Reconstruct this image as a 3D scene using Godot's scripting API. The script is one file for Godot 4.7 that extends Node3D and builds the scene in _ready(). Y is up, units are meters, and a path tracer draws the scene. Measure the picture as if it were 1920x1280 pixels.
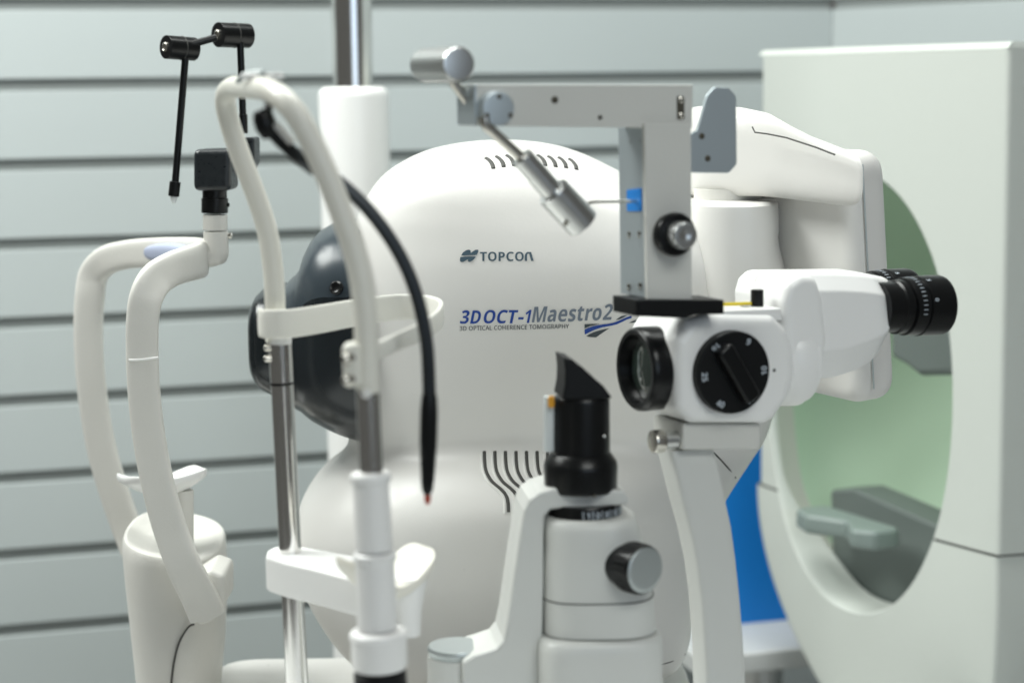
extends Node3D

# ---------------------------------------------------------------- camera model (photo pixels 1920x1280)
const FPX := 3700.0
const PITCH := 0.13034
const ROLL := 0.012
const EYE := Vector3(0, 1.3, 0)
var CB: Basis
var M := {}
var names := {}

func ray(px: float, py: float) -> Vector3:
	return CB * Vector3((px - 960.0) / FPX, -(py - 640.0) / FPX, -1.0)

func W(px: float, py: float, z: float) -> Vector3:
	var d := ray(px, py)
	return EYE + d * (z / -d.z)

func on_level(px: float, py: float, y: float) -> Vector3:
	var d := ray(px, py)
	return EYE + d * ((y - EYE.y) / d.y)

# a frame: origin, x, y, z; z is the normal of its working plane
func frame(o: Vector3, yaw: float, lean := 0.0) -> Dictionary:
	var x := Vector3(cos(yaw), 0, -sin(yaw))
	var y := (Vector3.UP + x * lean).normalized()
	return {"o": o, "x": x, "y": y, "z": x.cross(y).normalized()}

func shifted(f: Dictionary, d: float) -> Dictionary:
	return {"o": f.o + f.z * d, "x": f.x, "y": f.y, "z": f.z}

func hit(f: Dictionary, px: float, py: float) -> Vector3:
	var d := ray(px, py)
	var n: Vector3 = f.z
	return EYE + d * ((f.o - EYE).dot(n) / d.dot(n))

func loc(f: Dictionary, px: float, py: float) -> Vector2:
	var p: Vector3 = hit(f, px, py) - f.o
	return Vector2(p.dot(f.x), p.dot(f.y))

func outline(f: Dictionary, pts: Array) -> PackedVector2Array:
	var r := PackedVector2Array()
	for p in pts:
		r.append(loc(f, p[0], p[1]))
	return r

# ---------------------------------------------------------------- geometry helpers: all return triangle soups
func quad(t: PackedVector3Array, a: Vector3, b: Vector3, c: Vector3, d: Vector3) -> void:
	t.append(a); t.append(b); t.append(c)
	t.append(a); t.append(c); t.append(d)

func skin(rings: Array, cap0 := true, cap1 := true, closed := true) -> PackedVector3Array:
	var t := PackedVector3Array()
	var n: int = rings[0].size()
	for i in rings.size() - 1:
		var a: PackedVector3Array = rings[i]
		var b: PackedVector3Array = rings[i + 1]
		for j in (n if closed else n - 1):
			var k := (j + 1) % n
			quad(t, a[j], a[k], b[k], b[j])
	if cap0: fan(t, rings[0], true)
	if cap1: fan(t, rings[-1], false)
	return t

func fan(t: PackedVector3Array, r: PackedVector3Array, flip: bool) -> void:
	var c := Vector3.ZERO
	for p in r: c += p
	c /= r.size()
	for j in r.size():
		var k := (j + 1) % r.size()
		t.append(c); t.append(r[k] if flip else r[j]); t.append(r[j] if flip else r[k])

func super_ring(c: Vector3, u: Vector3, v: Vector3, n: float, seg := 48) -> PackedVector3Array:
	var r := PackedVector3Array()
	for i in seg:
		var a := TAU * i / seg
		var ca := cos(a)
		var sa := sin(a)
		r.append(c + u * (signf(ca) * pow(absf(ca), 2.0 / n)) + v * (signf(sa) * pow(absf(sa), 2.0 / n)))
	return r

func lathe(o: Vector3, dir: Vector3, prof: Array, seg := 40, cap := true) -> PackedVector3Array:
	dir = dir.normalized()
	var u := dir.cross(Vector3.UP if absf(dir.y) < 0.9 else Vector3.RIGHT).normalized()
	var v := dir.cross(u)
	var rings := []
	for p in prof:
		rings.append(super_ring(o + dir * p[0], u * maxf(p[1], 0.00002), v * maxf(p[1], 0.00002), 2.0, seg))
	return skin(rings, cap, cap)

# a plain cylinder with rounded rims
func cyl(a: Vector3, b: Vector3, r: float, bev := 0.0008, seg := 36) -> PackedVector3Array:
	var L := a.distance_to(b)
	return lathe(a, b - a, [[0, r - bev], [bev * 0.3, r - bev * 0.3], [bev, r], [L - bev, r], [L - bev * 0.3, r - bev * 0.3], [L, r - bev]], seg)

func smooth_path(pts: Array, per := 8) -> Array:
	var out := []
	for i in pts.size() - 1:
		var p0 = pts[maxi(i - 1, 0)]
		var p1 = pts[i]
		var p2 = pts[i + 1]
		var p3 = pts[mini(i + 2, pts.size() - 1)]
		for k in per:
			var t := float(k) / per
			out.append(0.5 * ((2.0 * p1) + (p2 - p0) * t + (2.0 * p0 - 5.0 * p1 + 4.0 * p2 - p3) * t * t + (3.0 * p1 - p0 - 3.0 * p2 + p3) * t * t * t))
	out.append(pts[-1])
	return out

# sweep along points; radii one value or per point; flat: width factor along 'side' direction
func tube(path: Array, ra, seg := 20, caps := true) -> PackedVector3Array:
	var rings := []
	var prev := Vector3.ZERO
	for i in path.size():
		var d: Vector3 = (path[mini(i + 1, path.size() - 1)] - path[maxi(i - 1, 0)]).normalized()
		var u: Vector3
		if i == 0:
			u = d.cross(Vector3.UP if absf(d.y) < 0.9 else Vector3.BACK).normalized()
		else:
			u = (prev - d * prev.dot(d)).normalized()
		prev = u
		var r: float = ra if ra is float else ra[mini(i, ra.size() - 1)]
		rings.append(super_ring(path[i], u * r, d.cross(u) * r, 2.0, seg))
	return skin(rings, caps, caps)

# sweep of a flat section: half width hw along 'w' vectors (per point), half thickness ht
func strap(path: Array, ws: Array, hw: Array, ht: Array, n := 4.0, seg := 28) -> PackedVector3Array:
	var rings := []
	for i in path.size():
		var d: Vector3 = (path[mini(i + 1, path.size() - 1)] - path[maxi(i - 1, 0)]).normalized()
		var w: Vector3 = ws[i]
		w = (w - d * w.dot(d)).normalized()
		rings.append(super_ring(path[i], w * hw[i], d.cross(w) * ht[i], n, seg))
	return skin(rings)

func round_poly(p: PackedVector2Array, rad: float, seg := 5) -> PackedVector2Array:
	var out := PackedVector2Array()
	var n := p.size()
	for i in n:
		var a := p[(i + n - 1) % n]
		var b := p[i]
		var c := p[(i + 1) % n]
		var da := (a - b)
		var dc := (c - b)
		var ang := absf(da.angle_to(dc))
		if ang > 2.9:
			out.append(b)
			continue
		var cut := minf(rad / tan(ang / 2.0), minf(da.length(), dc.length()) * 0.48)
		var s := b + da.normalized() * cut
		var e := b + dc.normalized() * cut
		for k in seg + 1:
			var t := float(k) / seg
			out.append(s.lerp(b, t).lerp(b.lerp(e, t), t))
	return out

func inset(p: PackedVector2Array, d: float) -> PackedVector2Array:
	var n := p.size()
	var area := 0.0
	for i in n: area += p[i].cross(p[(i + 1) % n])
	var s := signf(area)
	var out := PackedVector2Array()
	for i in n:
		var e0 := (p[i] - p[(i + n - 1) % n]).normalized()
		var e1 := (p[(i + 1) % n] - p[i]).normalized()
		var m := (Vector2(-e0.y, e0.x) + Vector2(-e1.y, e1.x)) * s
		var q := m.normalized()
		var c := maxf(q.dot(Vector2(-e1.y, e1.x) * s), 0.4)
		out.append(p[i] + q * d / c)
	return out

func lift(f: Dictionary, p: PackedVector2Array, z: float) -> PackedVector3Array:
	var r := PackedVector3Array()
	for q in p: r.append(f.o + f.x * q.x + f.y * q.y + f.z * z)
	return r

# extrude a polygon of the frame's plane from z0 to z1 with rounded rims
func prism(f: Dictionary, p: PackedVector2Array, z0: float, z1: float, bev := 0.001, steps := 3) -> PackedVector3Array:
	while bev > 0.0001 and (Geometry2D.triangulate_polygon(inset(p, bev)).is_empty() or Geometry2D.offset_polygon(p, -bev).size() != 1):
		bev *= 0.6
	var rings := []
	for k in steps + 1:
		var a := PI / 2 * k / steps
		rings.append(lift(f, inset(p, bev * (1 - sin(a))), z0 + bev * (1 - cos(a))))
	for k in steps + 1:
		var a := PI / 2 * k / steps
		rings.append(lift(f, inset(p, bev * (1 - cos(a))), z1 - bev * (1 - sin(a))))
	var t := skin(rings, false, false)
	var q := inset(p, bev)
	var tri := Geometry2D.triangulate_polygon(q)
	var r0: PackedVector3Array = rings[0]
	var r1: PackedVector3Array = rings[-1]
	# orient caps with the walls
	var area := 0.0
	for i in p.size(): area += p[i].cross(p[(i + 1) % p.size()])
	for i in range(0, tri.size(), 3):
		var a := tri[i]
		var b := tri[i + 1]
		var c := tri[i + 2]
		if (q[b] - q[a]).cross(q[c] - q[a]) * area < 0:
			var s := b
			b = c
			c = s
		t.append(r1[a]); t.append(r1[b]); t.append(r1[c])
		t.append(r0[a]); t.append(r0[c]); t.append(r0[b])
	return t

func rect(w: float, h: float, c := Vector2.ZERO) -> PackedVector2Array:
	return PackedVector2Array([c + Vector2(-w, -h) / 2, c + Vector2(w, -h) / 2, c + Vector2(w, h) / 2, c + Vector2(-w, h) / 2])

# rounded box lying along a frame, centre in local coordinates, size (x,y,z)
func rbox(f: Dictionary, c: Vector3, s: Vector3, rad := 0.003, bev := 0.002) -> PackedVector3Array:
	return prism(f, round_poly(rect(s.x, s.y, Vector2(c.x, c.y)), rad), c.z - s.z / 2, c.z + s.z / 2, bev)

func wframe(o: Vector3) -> Dictionary:
	return {"o": o, "x": Vector3.RIGHT, "y": Vector3.UP, "z": Vector3.BACK}

# mesh with normals smoothed below an angle; wound so that it encloses a positive volume
func mesh_of(t: PackedVector3Array, angle := 38.0, orient := true) -> ArrayMesh:
	var n := t.size() / 3
	if orient:
		var vol := 0.0
		var ctr := t[0]
		for i in n:
			vol += (t[i * 3] - ctr).dot((t[i * 3 + 1] - ctr).cross(t[i * 3 + 2] - ctr))
		if vol > 0:
			for i in n:
				var s := t[i * 3 + 1]
				t[i * 3 + 1] = t[i * 3 + 2]
				t[i * 3 + 2] = s
	var fn := PackedVector3Array()
	fn.resize(n)
	var at := {}
	for i in n:
		var c := (t[i * 3 + 2] - t[i * 3]).cross(t[i * 3 + 1] - t[i * 3])
		fn[i] = c
		for k in 3:
			var key := Vector3i((t[i * 3 + k] * 50000.0).round())
			if not at.has(key): at[key] = PackedInt32Array()
			at[key].append(i)
	var nn := PackedVector3Array()
	nn.resize(n * 3)
	var lim := cos(deg_to_rad(angle))
	for i in n:
		var me := fn[i].normalized()
		for k in 3:
			var key := Vector3i((t[i * 3 + k] * 50000.0).round())
			var s := Vector3.ZERO
			for j in at[key]:
				if fn[j].normalized().dot(me) >= lim: s += fn[j]
			nn[i * 3 + k] = s.normalized() if s.length_squared() > 0 else Vector3.UP
	var arr := []
	arr.resize(Mesh.ARRAY_MAX)
	arr[Mesh.ARRAY_VERTEX] = t
	arr[Mesh.ARRAY_NORMAL] = nn
	var m := ArrayMesh.new()
	m.add_surface_from_arrays(Mesh.PRIMITIVE_TRIANGLES, arr)
	return m

# ---------------------------------------------------------------- scene tree helpers
func thing(called: String, at: Vector3, label: String, category: String, group := "") -> Node3D:
	var o := Node3D.new()
	o.name = called
	add_child(o, true)
	o.position = at
	o.set_meta("label", label)
	o.set_meta("category", category)
	if group: o.set_meta("group", group)
	return o

func world_of(n: Node) -> Vector3:
	var p := Vector3.ZERO
	while n != self:
		p += (n as Node3D).position
		n = n.get_parent()
	return p

func part(parent: Node, called: String, t: PackedVector3Array, m: Material, angle := 38.0, orient := true) -> MeshInstance3D:
	# the mesh is made about its own centre; the node stands there
	var box := AABB(t[0], Vector3.ZERO)
	for p in t: box = box.expand(p)
	var c := box.get_center()
	for i in t.size(): t[i] -= c
	var o := MeshInstance3D.new()
	o.name = called
	o.mesh = mesh_of(t, angle, orient)
	o.material_override = m
	parent.add_child(o, true)
	o.position = c - world_of(parent)
	return o

func mat(c: Color, rough := 0.4, metal := 0.0) -> StandardMaterial3D:
	var m := StandardMaterial3D.new()
	m.albedo_color = c.linear_to_srgb()
	m.roughness = rough
	m.metallic = metal
	return m

func grain(m: StandardMaterial3D, freq: float, depth: float, seed_: int, size := 512) -> StandardMaterial3D:
	var n := FastNoiseLite.new()
	n.seed = seed_
	n.noise_type = FastNoiseLite.TYPE_SIMPLEX_SMOOTH
	n.frequency = 0.06
	n.fractal_octaves = 3
	var tx := NoiseTexture2D.new()
	tx.width = size
	tx.height = size
	tx.seamless = true
	tx.noise = n
	m.heightmap_enabled = true
	m.heightmap_texture = tx
	m.heightmap_scale = depth
	var rn := FastNoiseLite.new()
	rn.seed = seed_ + 100
	rn.frequency = 0.012
	rn.fractal_octaves = 4
	var rt := NoiseTexture2D.new()
	rt.width = size
	rt.height = size
	rt.seamless = true
	rt.noise = rn
	var ramp := Gradient.new()
	var r0 := m.roughness
	ramp.set_color(0, Color(r0 - 0.13, r0 - 0.13, r0 - 0.13))
	ramp.set_color(1, Color(r0 + 0.13, r0 + 0.13, r0 + 0.13))
	rt.color_ramp = ramp
	m.roughness_texture = rt
	m.roughness = 1.0
	m.uv1_triplanar = true
	m.uv1_scale = Vector3.ONE * freq
	return m

func materials() -> void:
	M.white = grain(mat(Color(0.725, 0.715, 0.688), 0.38), 9.0, 0.004, 3)
	M.lampwhite = grain(mat(Color(0.61, 0.62, 0.595), 0.4), 12.0, 0.004, 4)
	M.bright = mat(Color(0.84, 0.84, 0.825), 0.3)
	M.ivory = mat(Color(0.74, 0.73, 0.66), 0.36)
	M.cream = mat(Color(0.82, 0.80, 0.72), 0.45)
	M.strap = grain(mat(Color(0.80, 0.79, 0.73), 0.7), 40.0, 0.02, 5)
	M.greyplastic = grain(mat(Color(0.66, 0.65, 0.61), 0.45), 9.0, 0.014, 8)
	M.panel = grain(mat(Color(0.62, 0.62, 0.585), 0.42), 10.0, 0.008, 9)
	M.perim = grain(mat(Color(0.58, 0.61, 0.57), 0.55), 16.0, 0.035, 11)
	M.black = mat(Color(0.006, 0.0065, 0.007), 0.28)
	M.black.metallic_specular = 0.38
	M.softblack = mat(Color(0.006, 0.0065, 0.007), 0.45)
	M.softblack.metallic_specular = 0.32
	M.slate = mat(Color(0.036, 0.048, 0.058), 0.28)
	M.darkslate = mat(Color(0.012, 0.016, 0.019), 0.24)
	M.graphite = grain(mat(Color(0.014, 0.018, 0.021), 0.36), 30.0, 0.01, 13)
	M.gunmetal = mat(Color(0.045, 0.05, 0.055), 0.34, 0.8)
	M.chrome = mat(Color(0.80, 0.79, 0.77), 0.18, 1.0)
	M.nickel = mat(Color(0.62, 0.60, 0.55), 0.24, 1.0)
	M.alu = mat(Color(0.52, 0.58, 0.61), 0.42, 0.75)
	M.satin = mat(Color(0.62, 0.63, 0.62), 0.3, 1.0)
	M.disc = mat(Color(0.46, 0.50, 0.50), 0.4, 0.6)
	M.screw = mat(Color(0.10, 0.09, 0.07), 0.4, 0.5)
	M.seam = mat(Color(0.06, 0.06, 0.055), 0.7)
	M.pad = mat(Color(0.36, 0.40, 0.52), 0.5)
	M.bowl = mat(Color(0.52, 0.68, 0.52), 0.7)  # white bowl with its greenish light put into the colour
	M.innergrey = mat(Color(0.13, 0.155, 0.145), 0.45)
	M.tray = mat(Color(0.20, 0.245, 0.23), 0.35)
	M.blue = mat(Color(0.0, 0.23, 0.74), 0.5)
	M.navy = mat(Color(0.003, 0.02, 0.14), 0.5)
	M.sticker = mat(Color(0.01, 0.20, 0.62), 0.35)
	M.amber = mat(Color(0.62, 0.30, 0.03), 0.3)
	M.yellow = mat(Color(0.62, 0.48, 0.02), 0.5)
	M.red = mat(Color(0.40, 0.04, 0.015), 0.4)
	M.inkblue = mat(Color(0.010, 0.055, 0.30), 0.4)
	M.inkgrey = mat(Color(0.16, 0.195, 0.245), 0.4)
	M.inkteal = mat(Color(0.055, 0.095, 0.125), 0.4)
	M.inkdark = mat(Color(0.045, 0.06, 0.07), 0.4)
	M.print = mat(Color(0.45, 0.50, 0.55), 0.5)
	M.wallboard = grain(mat(Color(0.465, 0.508, 0.508), 0.6), 3.0, 0.01, 21)
	M.groove = mat(Color(0.235, 0.255, 0.25), 0.7)
	M.table = grain(mat(Color(0.62, 0.63, 0.62), 0.45), 5.0, 0.01, 23)
	M.bluegrey = mat(Color(0.36, 0.42, 0.48), 0.4)
	M.glassy = mat(Color(0.02, 0.03, 0.025), 0.05)
	M.glassy.clearcoat_enabled = true
	M.glassy.clearcoat = 1.0
	M.glassy.clearcoat_roughness = 0.03
	M.clear = mat(Color(0.62, 0.66, 0.66), 0.12)
	M.led = mat(Color(0.75, 0.78, 0.78), 0.25)
	M.lens = mat(Color(0.8, 0.95, 0.88), 0.02)
	M.lens.albedo_color.a = 0.12
	M.lens.transparency = BaseMaterial3D.TRANSPARENCY_ALPHA

# ---------------------------------------------------------------- lettering
func font(bold: bool, emb := 0.0) -> Font:
	var s := SystemFont.new()
	s.font_names = PackedStringArray(["Droid Sans"])
	s.font_weight = 700 if bold else 400
	if emb != 0.0:
		var v := FontVariation.new()
		v.base_font = s
		v.variation_embolden = emb
		return v
	return s

# flat glyph triangles in text units: left edge 0, baseline 0, cap height 1
func glyphs(text: String, bold: bool, emb := 0.0) -> PackedVector2Array:
	var tm := TextMesh.new()
	tm.text = text
	tm.font = font(bold, emb)
	tm.font_size = 64
	tm.pixel_size = 0.01
	tm.depth = 0.0
	tm.curve_step = 1.5
	tm.horizontal_alignment = HORIZONTAL_ALIGNMENT_LEFT
	tm.vertical_alignment = VERTICAL_ALIGNMENT_CENTER
	var out := PackedVector2Array()
	for s in tm.get_surface_count():
		var a := tm.surface_get_arrays(s)
		var v: PackedVector3Array = a[Mesh.ARRAY_VERTEX]
		var idx = a[Mesh.ARRAY_INDEX]
		if idx == null or idx.is_empty():
			for p in v: out.append(Vector2(p.x, p.y))
		else:
			for i in idx: out.append(Vector2(v[i].x, v[i].y))
	return out

func bounds(p: PackedVector2Array) -> Rect2:
	var r := Rect2(p[0], Vector2.ZERO)
	for q in p: r = r.expand(q)
	return r

# ---------------------------------------------------------------- the retinal scanner's shell (rows in photo pixels at its middle plane)
const BZ := 1.815
const BODY := [
	# py, left, right, half width (m), exponent, bow (m)
	[262, 925, 945, 0.004, 2.0, 0.0], [264, 890, 980, 0.022, 2.1, 0.0], [269, 850, 1020, 0.046, 2.2, 0.0], [279, 805, 1062, 0.070, 2.4, 0.0], [295, 765, 1105, 0.093, 2.6, 0.0],
	[320, 725, 1155, 0.112, 2.8, 0.0], [350, 698, 1215, 0.124, 2.9, 0.0], [390, 676, 1330, 0.133, 3.0, 0.0], [430, 662, 1420, 0.140, 3.0, 0.0], [480, 652, 1468, 0.146, 3.0, 0.0],
	[540, 646, 1477, 0.148, 3.0, 0.002], [600, 645, 1474, 0.146, 3.0, 0.006], [660, 646, 1468, 0.141, 3.0, 0.008], [720, 649, 1455, 0.135, 3.0, 0.013], [770, 653, 1445, 0.128, 2.9, 0.018],
	[805, 656, 1436, 0.123, 2.8, 0.021], [830, 650, 1426, 0.1225, 2.6, 0.022], [852, 632, 1412, 0.130, 2.4, 0.022], [875, 604, 1395, 0.1445, 2.4, 0.021], [900, 583, 1377, 0.156, 2.4, 0.020],
	[930, 567, 1356, 0.1635, 2.5, 0.018], [965, 557, 1334, 0.1655, 2.6, 0.016], [1005, 555, 1315, 0.164, 2.7, 0.018], [1050, 564, 1304, 0.160, 2.8, 0.008], [1090, 578, 1299, 0.154, 2.9, 0.008], [1130, 599, 1296, 0.146, 3.0, 0.004],
	[1180, 632, 1290, 0.133, 3.0, 0.0], [1215, 665, 1280, 0.120, 3.0, 0.0], [1235, 690, 1262, 0.108, 3.0, 0.0], [1245, 720, 1235, 0.09, 3.0, 0.0]]
var brow := []   # dense rows: [world y, centre x, half length, half width, exponent, bow]

func body_rows() -> void:
	var pts := []
	for r in BODY:
		var l := W(r[1], r[0], BZ)
		var q := W(r[2], r[0], BZ)
		pts.append([(l.y + q.y) / 2, (l.x + q.x) / 2, (q.x - l.x) / 2, r[3], r[4], r[5]])
	for i in pts.size() - 1:
		var p0 = pts[maxi(i - 1, 0)]
		var p1 = pts[i]
		var p2 = pts[i + 1]
		var p3 = pts[mini(i + 2, pts.size() - 1)]
		for k in 5:
			var t := k / 5.0
			var row := []
			for c in 6:
				row.append(0.5 * (2.0 * p1[c] + (p2[c] - p0[c]) * t + (2.0 * p0[c] - 5.0 * p1[c] + 4.0 * p2[c] - p3[c]) * t * t + (3.0 * p1[c] - p0[c] - 3.0 * p2[c] + p3[c]) * t * t * t))
			brow.append(row)
	brow.append(pts[-1])

func body_at(y: float) -> Array:
	var lo := 0
	var hi := brow.size() - 1
	if y >= brow[0][0]: return brow[0]
	if y <= brow[hi][0]: return brow[hi]
	while hi - lo > 1:
		var m := (lo + hi) / 2
		if brow[m][0] > y: lo = m
		else: hi = m
	var t: float = (y - brow[lo][0]) / (brow[hi][0] - brow[lo][0])
	var r := []
	for c in 6: r.append(lerpf(brow[lo][c], brow[hi][c], t))
	return r

func body_w(x: float, y: float) -> float:
	var yy := y
	var w := 0.1
	for i in 6:
		var r := body_at(yy)
		var q := minf(absf(x - r[1]) / r[2], 1.0)
		w = r[3] * pow(maxf(1.0 - pow(q, r[4]), 0.0), 1.0 / r[4])
		yy = y - r[5] * pow(w / r[3], 2.0)
	return w

# where the line of a photo pixel meets the scanner's near side, pushed out by 'out' metres
func on_body(px: float, py: float, out := 0.0) -> Vector3:
	var z := BZ - 0.14
	for i in 24:
		var p := W(px, py, z)
		z = lerpf(z, BZ - body_w(p.x, p.y), 0.6)
	var p := W(px, py, z)
	var e := 0.003
	var n := Vector3(-(body_w(p.x + e, p.y) - body_w(p.x - e, p.y)) / (2 * e), -(body_w(p.x, p.y + e) - body_w(p.x, p.y - e)) / (2 * e), 1).normalized()
	return p + n * out

func body_mesh() -> PackedVector3Array:
	var rings := []
	for r in brow:
		var ring := PackedVector3Array()
		for i in 128:
			var a := TAU * i / 128
			var ca := cos(a)
			var sa := sin(a)
			var u: float = r[1] + r[2] * signf(ca) * pow(absf(ca), 2.0 / r[4])
			var q: float = signf(sa) * pow(absf(sa), 2.0 / r[4])
			ring.append(Vector3(u, r[0] + r[5] * q * q, -BZ + r[3] * q))
		rings.append(ring)
	return skin(rings)

# printed shapes: pixel triangles wrapped onto the scanner's side
func print_on_body(parent: Node, called: String, tris: PackedVector2Array, m: Material, out := 0.0006) -> MeshInstance3D:
	var t := PackedVector3Array()
	for i in range(0, tris.size(), 3):
		var a := on_body(tris[i].x, tris[i].y, out)
		var b := on_body(tris[i + 1].x, tris[i + 1].y, out)
		var c := on_body(tris[i + 2].x, tris[i + 2].y, out)
		if (b - a).cross(c - a).z > 0:
			t.append(a); t.append(c); t.append(b)
		else:
			t.append(a); t.append(b); t.append(c)
	return part(parent, called, t, m, 60.0, false)

func text_on_body(parent: Node, called: String, text: String, x0: float, x1: float, base: float, cap: float, slope: float, shear: float, m: Material, bold := true, emb := 0.0) -> void:
	var g := glyphs(text, bold, emb)
	var b := bounds(g)
	var capline := bounds(glyphs("H", bold, emb))
	var sx := (x1 - x0) / b.size.x
	var sy := cap / capline.size.y
	var t := PackedVector2Array()
	for p in g:
		var u := (p.x - b.position.x) * sx
		var v := (p.y - capline.position.y) * sy
		t.append(Vector2(x0 + u + v * shear, base - v + u * slope))
	print_on_body(parent, called, t, m)

func poly_on_body(parent: Node, called: String, pts: Array, m: Material) -> void:
	var p := PackedVector2Array()
	for q in pts: p.append(Vector2(840 + q[0] / 5.3333, 440 + q[1] / 5.3333))
	var tri := Geometry2D.triangulate_polygon(p)
	var t := PackedVector2Array()
	for i in tri: t.append(p[i])
	print_on_body(parent, called, t, m)

# ================================================================ scene
func _ready() -> void:
	CB = Basis.from_euler(Vector3(-PITCH, 0, -ROLL))
	var cam := Camera3D.new()
	cam.name = "camera"
	cam.position = EYE
	cam.basis = CB
	cam.fov = rad_to_deg(2.0 * atan(640.0 / FPX))
	cam.near = 0.05
	cam.far = 60.0
	var at := CameraAttributesPhysical.new()
	at.frustum_focal_length = 24.0 / 2.0 / (640.0 / FPX)
	at.frustum_focus_distance = 1.63
	at.exposure_aperture = 4.5
	cam.attributes = at
	add_child(cam)
	cam.current = true

	var env := Environment.new()
	env.background_mode = Environment.BG_COLOR
	env.background_color = Color(0.655, 0.655, 0.635)
	env.background_energy_multiplier = 0.27
	env.tonemap_mode = Environment.TONE_MAPPER_LINEAR
	env.tonemap_exposure = 0.93
	env.sdfgi_enabled = true
	env.ssao_enabled = true
	env.ssil_enabled = true
	var we := WorldEnvironment.new()
	we.name = "environment"
	we.environment = env
	add_child(we)

	materials()
	ceiling_lamp(Vector3(-1.4, 2.6, -1.85), Vector2(1.2, 1.2), 7.2, "square white ceiling light panel above the patient side of the instruments")
	ceiling_lamp(Vector3(0.1, 2.75, -1.95), Vector2(1.2, 0.6), 3.0, "long white ceiling light panel above the scanner by the boarded wall")
	ceiling_lamp(Vector3(0.9, 2.75, 0.55), Vector2(1.2, 1.2), 3.3, "square white fill light panel added above the open floor facing the boarded wall")  # added fill lamp that brightens the wall and camera-facing sides

	window(Vector3(1.5, 1.65, 1.9), Vector2(2.4, 1.4))

	setting()
	body_rows()
	scanner()
	perimeter()
	column()
	blue_chair()
	headrest()
	slit_lamp()
	tonometer()

func ceiling_lamp(at: Vector3, size: Vector2, energy: float, label: String) -> void:
	var t := thing("ceiling_lamp", at, label, "lamp", "ceiling lights")
	var f := {"o": at + Vector3(0, 0.02, 0), "x": Vector3.RIGHT, "y": Vector3.BACK, "z": Vector3.DOWN}
	part(t, "housing", rbox(f, Vector3(0, 0, -0.02), Vector3(size.x + 0.04, size.y + 0.04, 0.03), 0.01, 0.003), M.bright)
	var glow := mat(Color(0.9, 0.9, 0.9), 0.5)
	glow.emission_enabled = true
	glow.emission = Color(1.0, 1.0, 0.98)
	glow.emission_energy_multiplier = 1.2
	part(t, "diffuser", rbox(f, Vector3(0, 0, 0.001), Vector3(size.x, size.y, 0.008), 0.005, 0.002), glow)
	var l := AreaLight3D.new()
	l.name = "light"
	l.area_size = size
	l.light_energy = energy
	l.light_color = Color(0.985, 1.0, 0.985)
	l.shadow_enabled = true
	l.area_range = 12.0
	t.add_child(l)
	l.position = Vector3(0, -0.01, 0)
	l.rotation = Vector3(-PI / 2, 0, 0)

# daylit window in the wall behind the camera: metal parts mirror it
func window(at: Vector3, size: Vector2) -> void:
	var t := thing("window", at, "wide daylit window with a white frame on the camera's side of the room", "window")
	var f := {"o": at, "x": Vector3.LEFT, "y": Vector3.UP, "z": Vector3.FORWARD}
	var glow := mat(Color(0.5, 0.6, 0.7), 0.3)
	glow.emission_enabled = true
	glow.emission = Color(0.62, 0.80, 1.0)
	glow.emission_energy_multiplier = 0.6
	for i in 2:
		part(t, "pane", rbox(f, Vector3((i - 0.5) * size.x / 2, 0, -0.01), Vector3(size.x / 2 - 0.05, size.y - 0.06, 0.01), 0.005, 0.002), glow)
	for x in [-0.5, 0.0, 0.5]:
		part(t, "frame_upright", rbox(f, Vector3(x * size.x, 0, 0), Vector3(0.06, size.y, 0.05), 0.004, 0.002), M.bright)
	for y in [-0.5, 0.5]:
		part(t, "frame_rail", rbox(f, Vector3(0, y * (size.y + 0.06), 0), Vector3(size.x + 0.06, 0.06, 0.05), 0.004, 0.002), M.bright)
	var l := AreaLight3D.new()
	l.name = "light"
	l.area_size = size
	l.light_energy = 0.9
	l.light_color = Color(0.96, 0.985, 1.0)
	l.shadow_enabled = true
	l.area_range = 12.0
	t.add_child(l)
	l.position = Vector3(0, 0, -0.06)

# ---------------------------------------------------------------- wall of grooved boards
func board_wall(called: String, a: Vector3, dir: Vector3, length: float) -> void:
	var root := Node3D.new()
	root.name = called
	root.set_meta("kind", "structure")
	add_child(root)
	root.position = a
	var z := dir.cross(Vector3.UP).normalized()
	var f := {"o": a, "x": dir, "y": Vector3.UP, "z": z}
	part(root, "backing", rbox(f, Vector3(length / 2, 0.95, -0.016), Vector3(length, 1.9, 0.02), 0.001, 0.0005), M.groove)
	var pitch := 0.1083
	var y0 := 1.3047 - 10 * pitch
	for i in 16:
		var y := y0 + (i + 0.5) * pitch
		part(root, "plank", rbox(f, Vector3(length / 2, y, -0.004), Vector3(length, pitch - 0.0165, 0.008), 0.002, 0.0015), M.wallboard)

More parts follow.
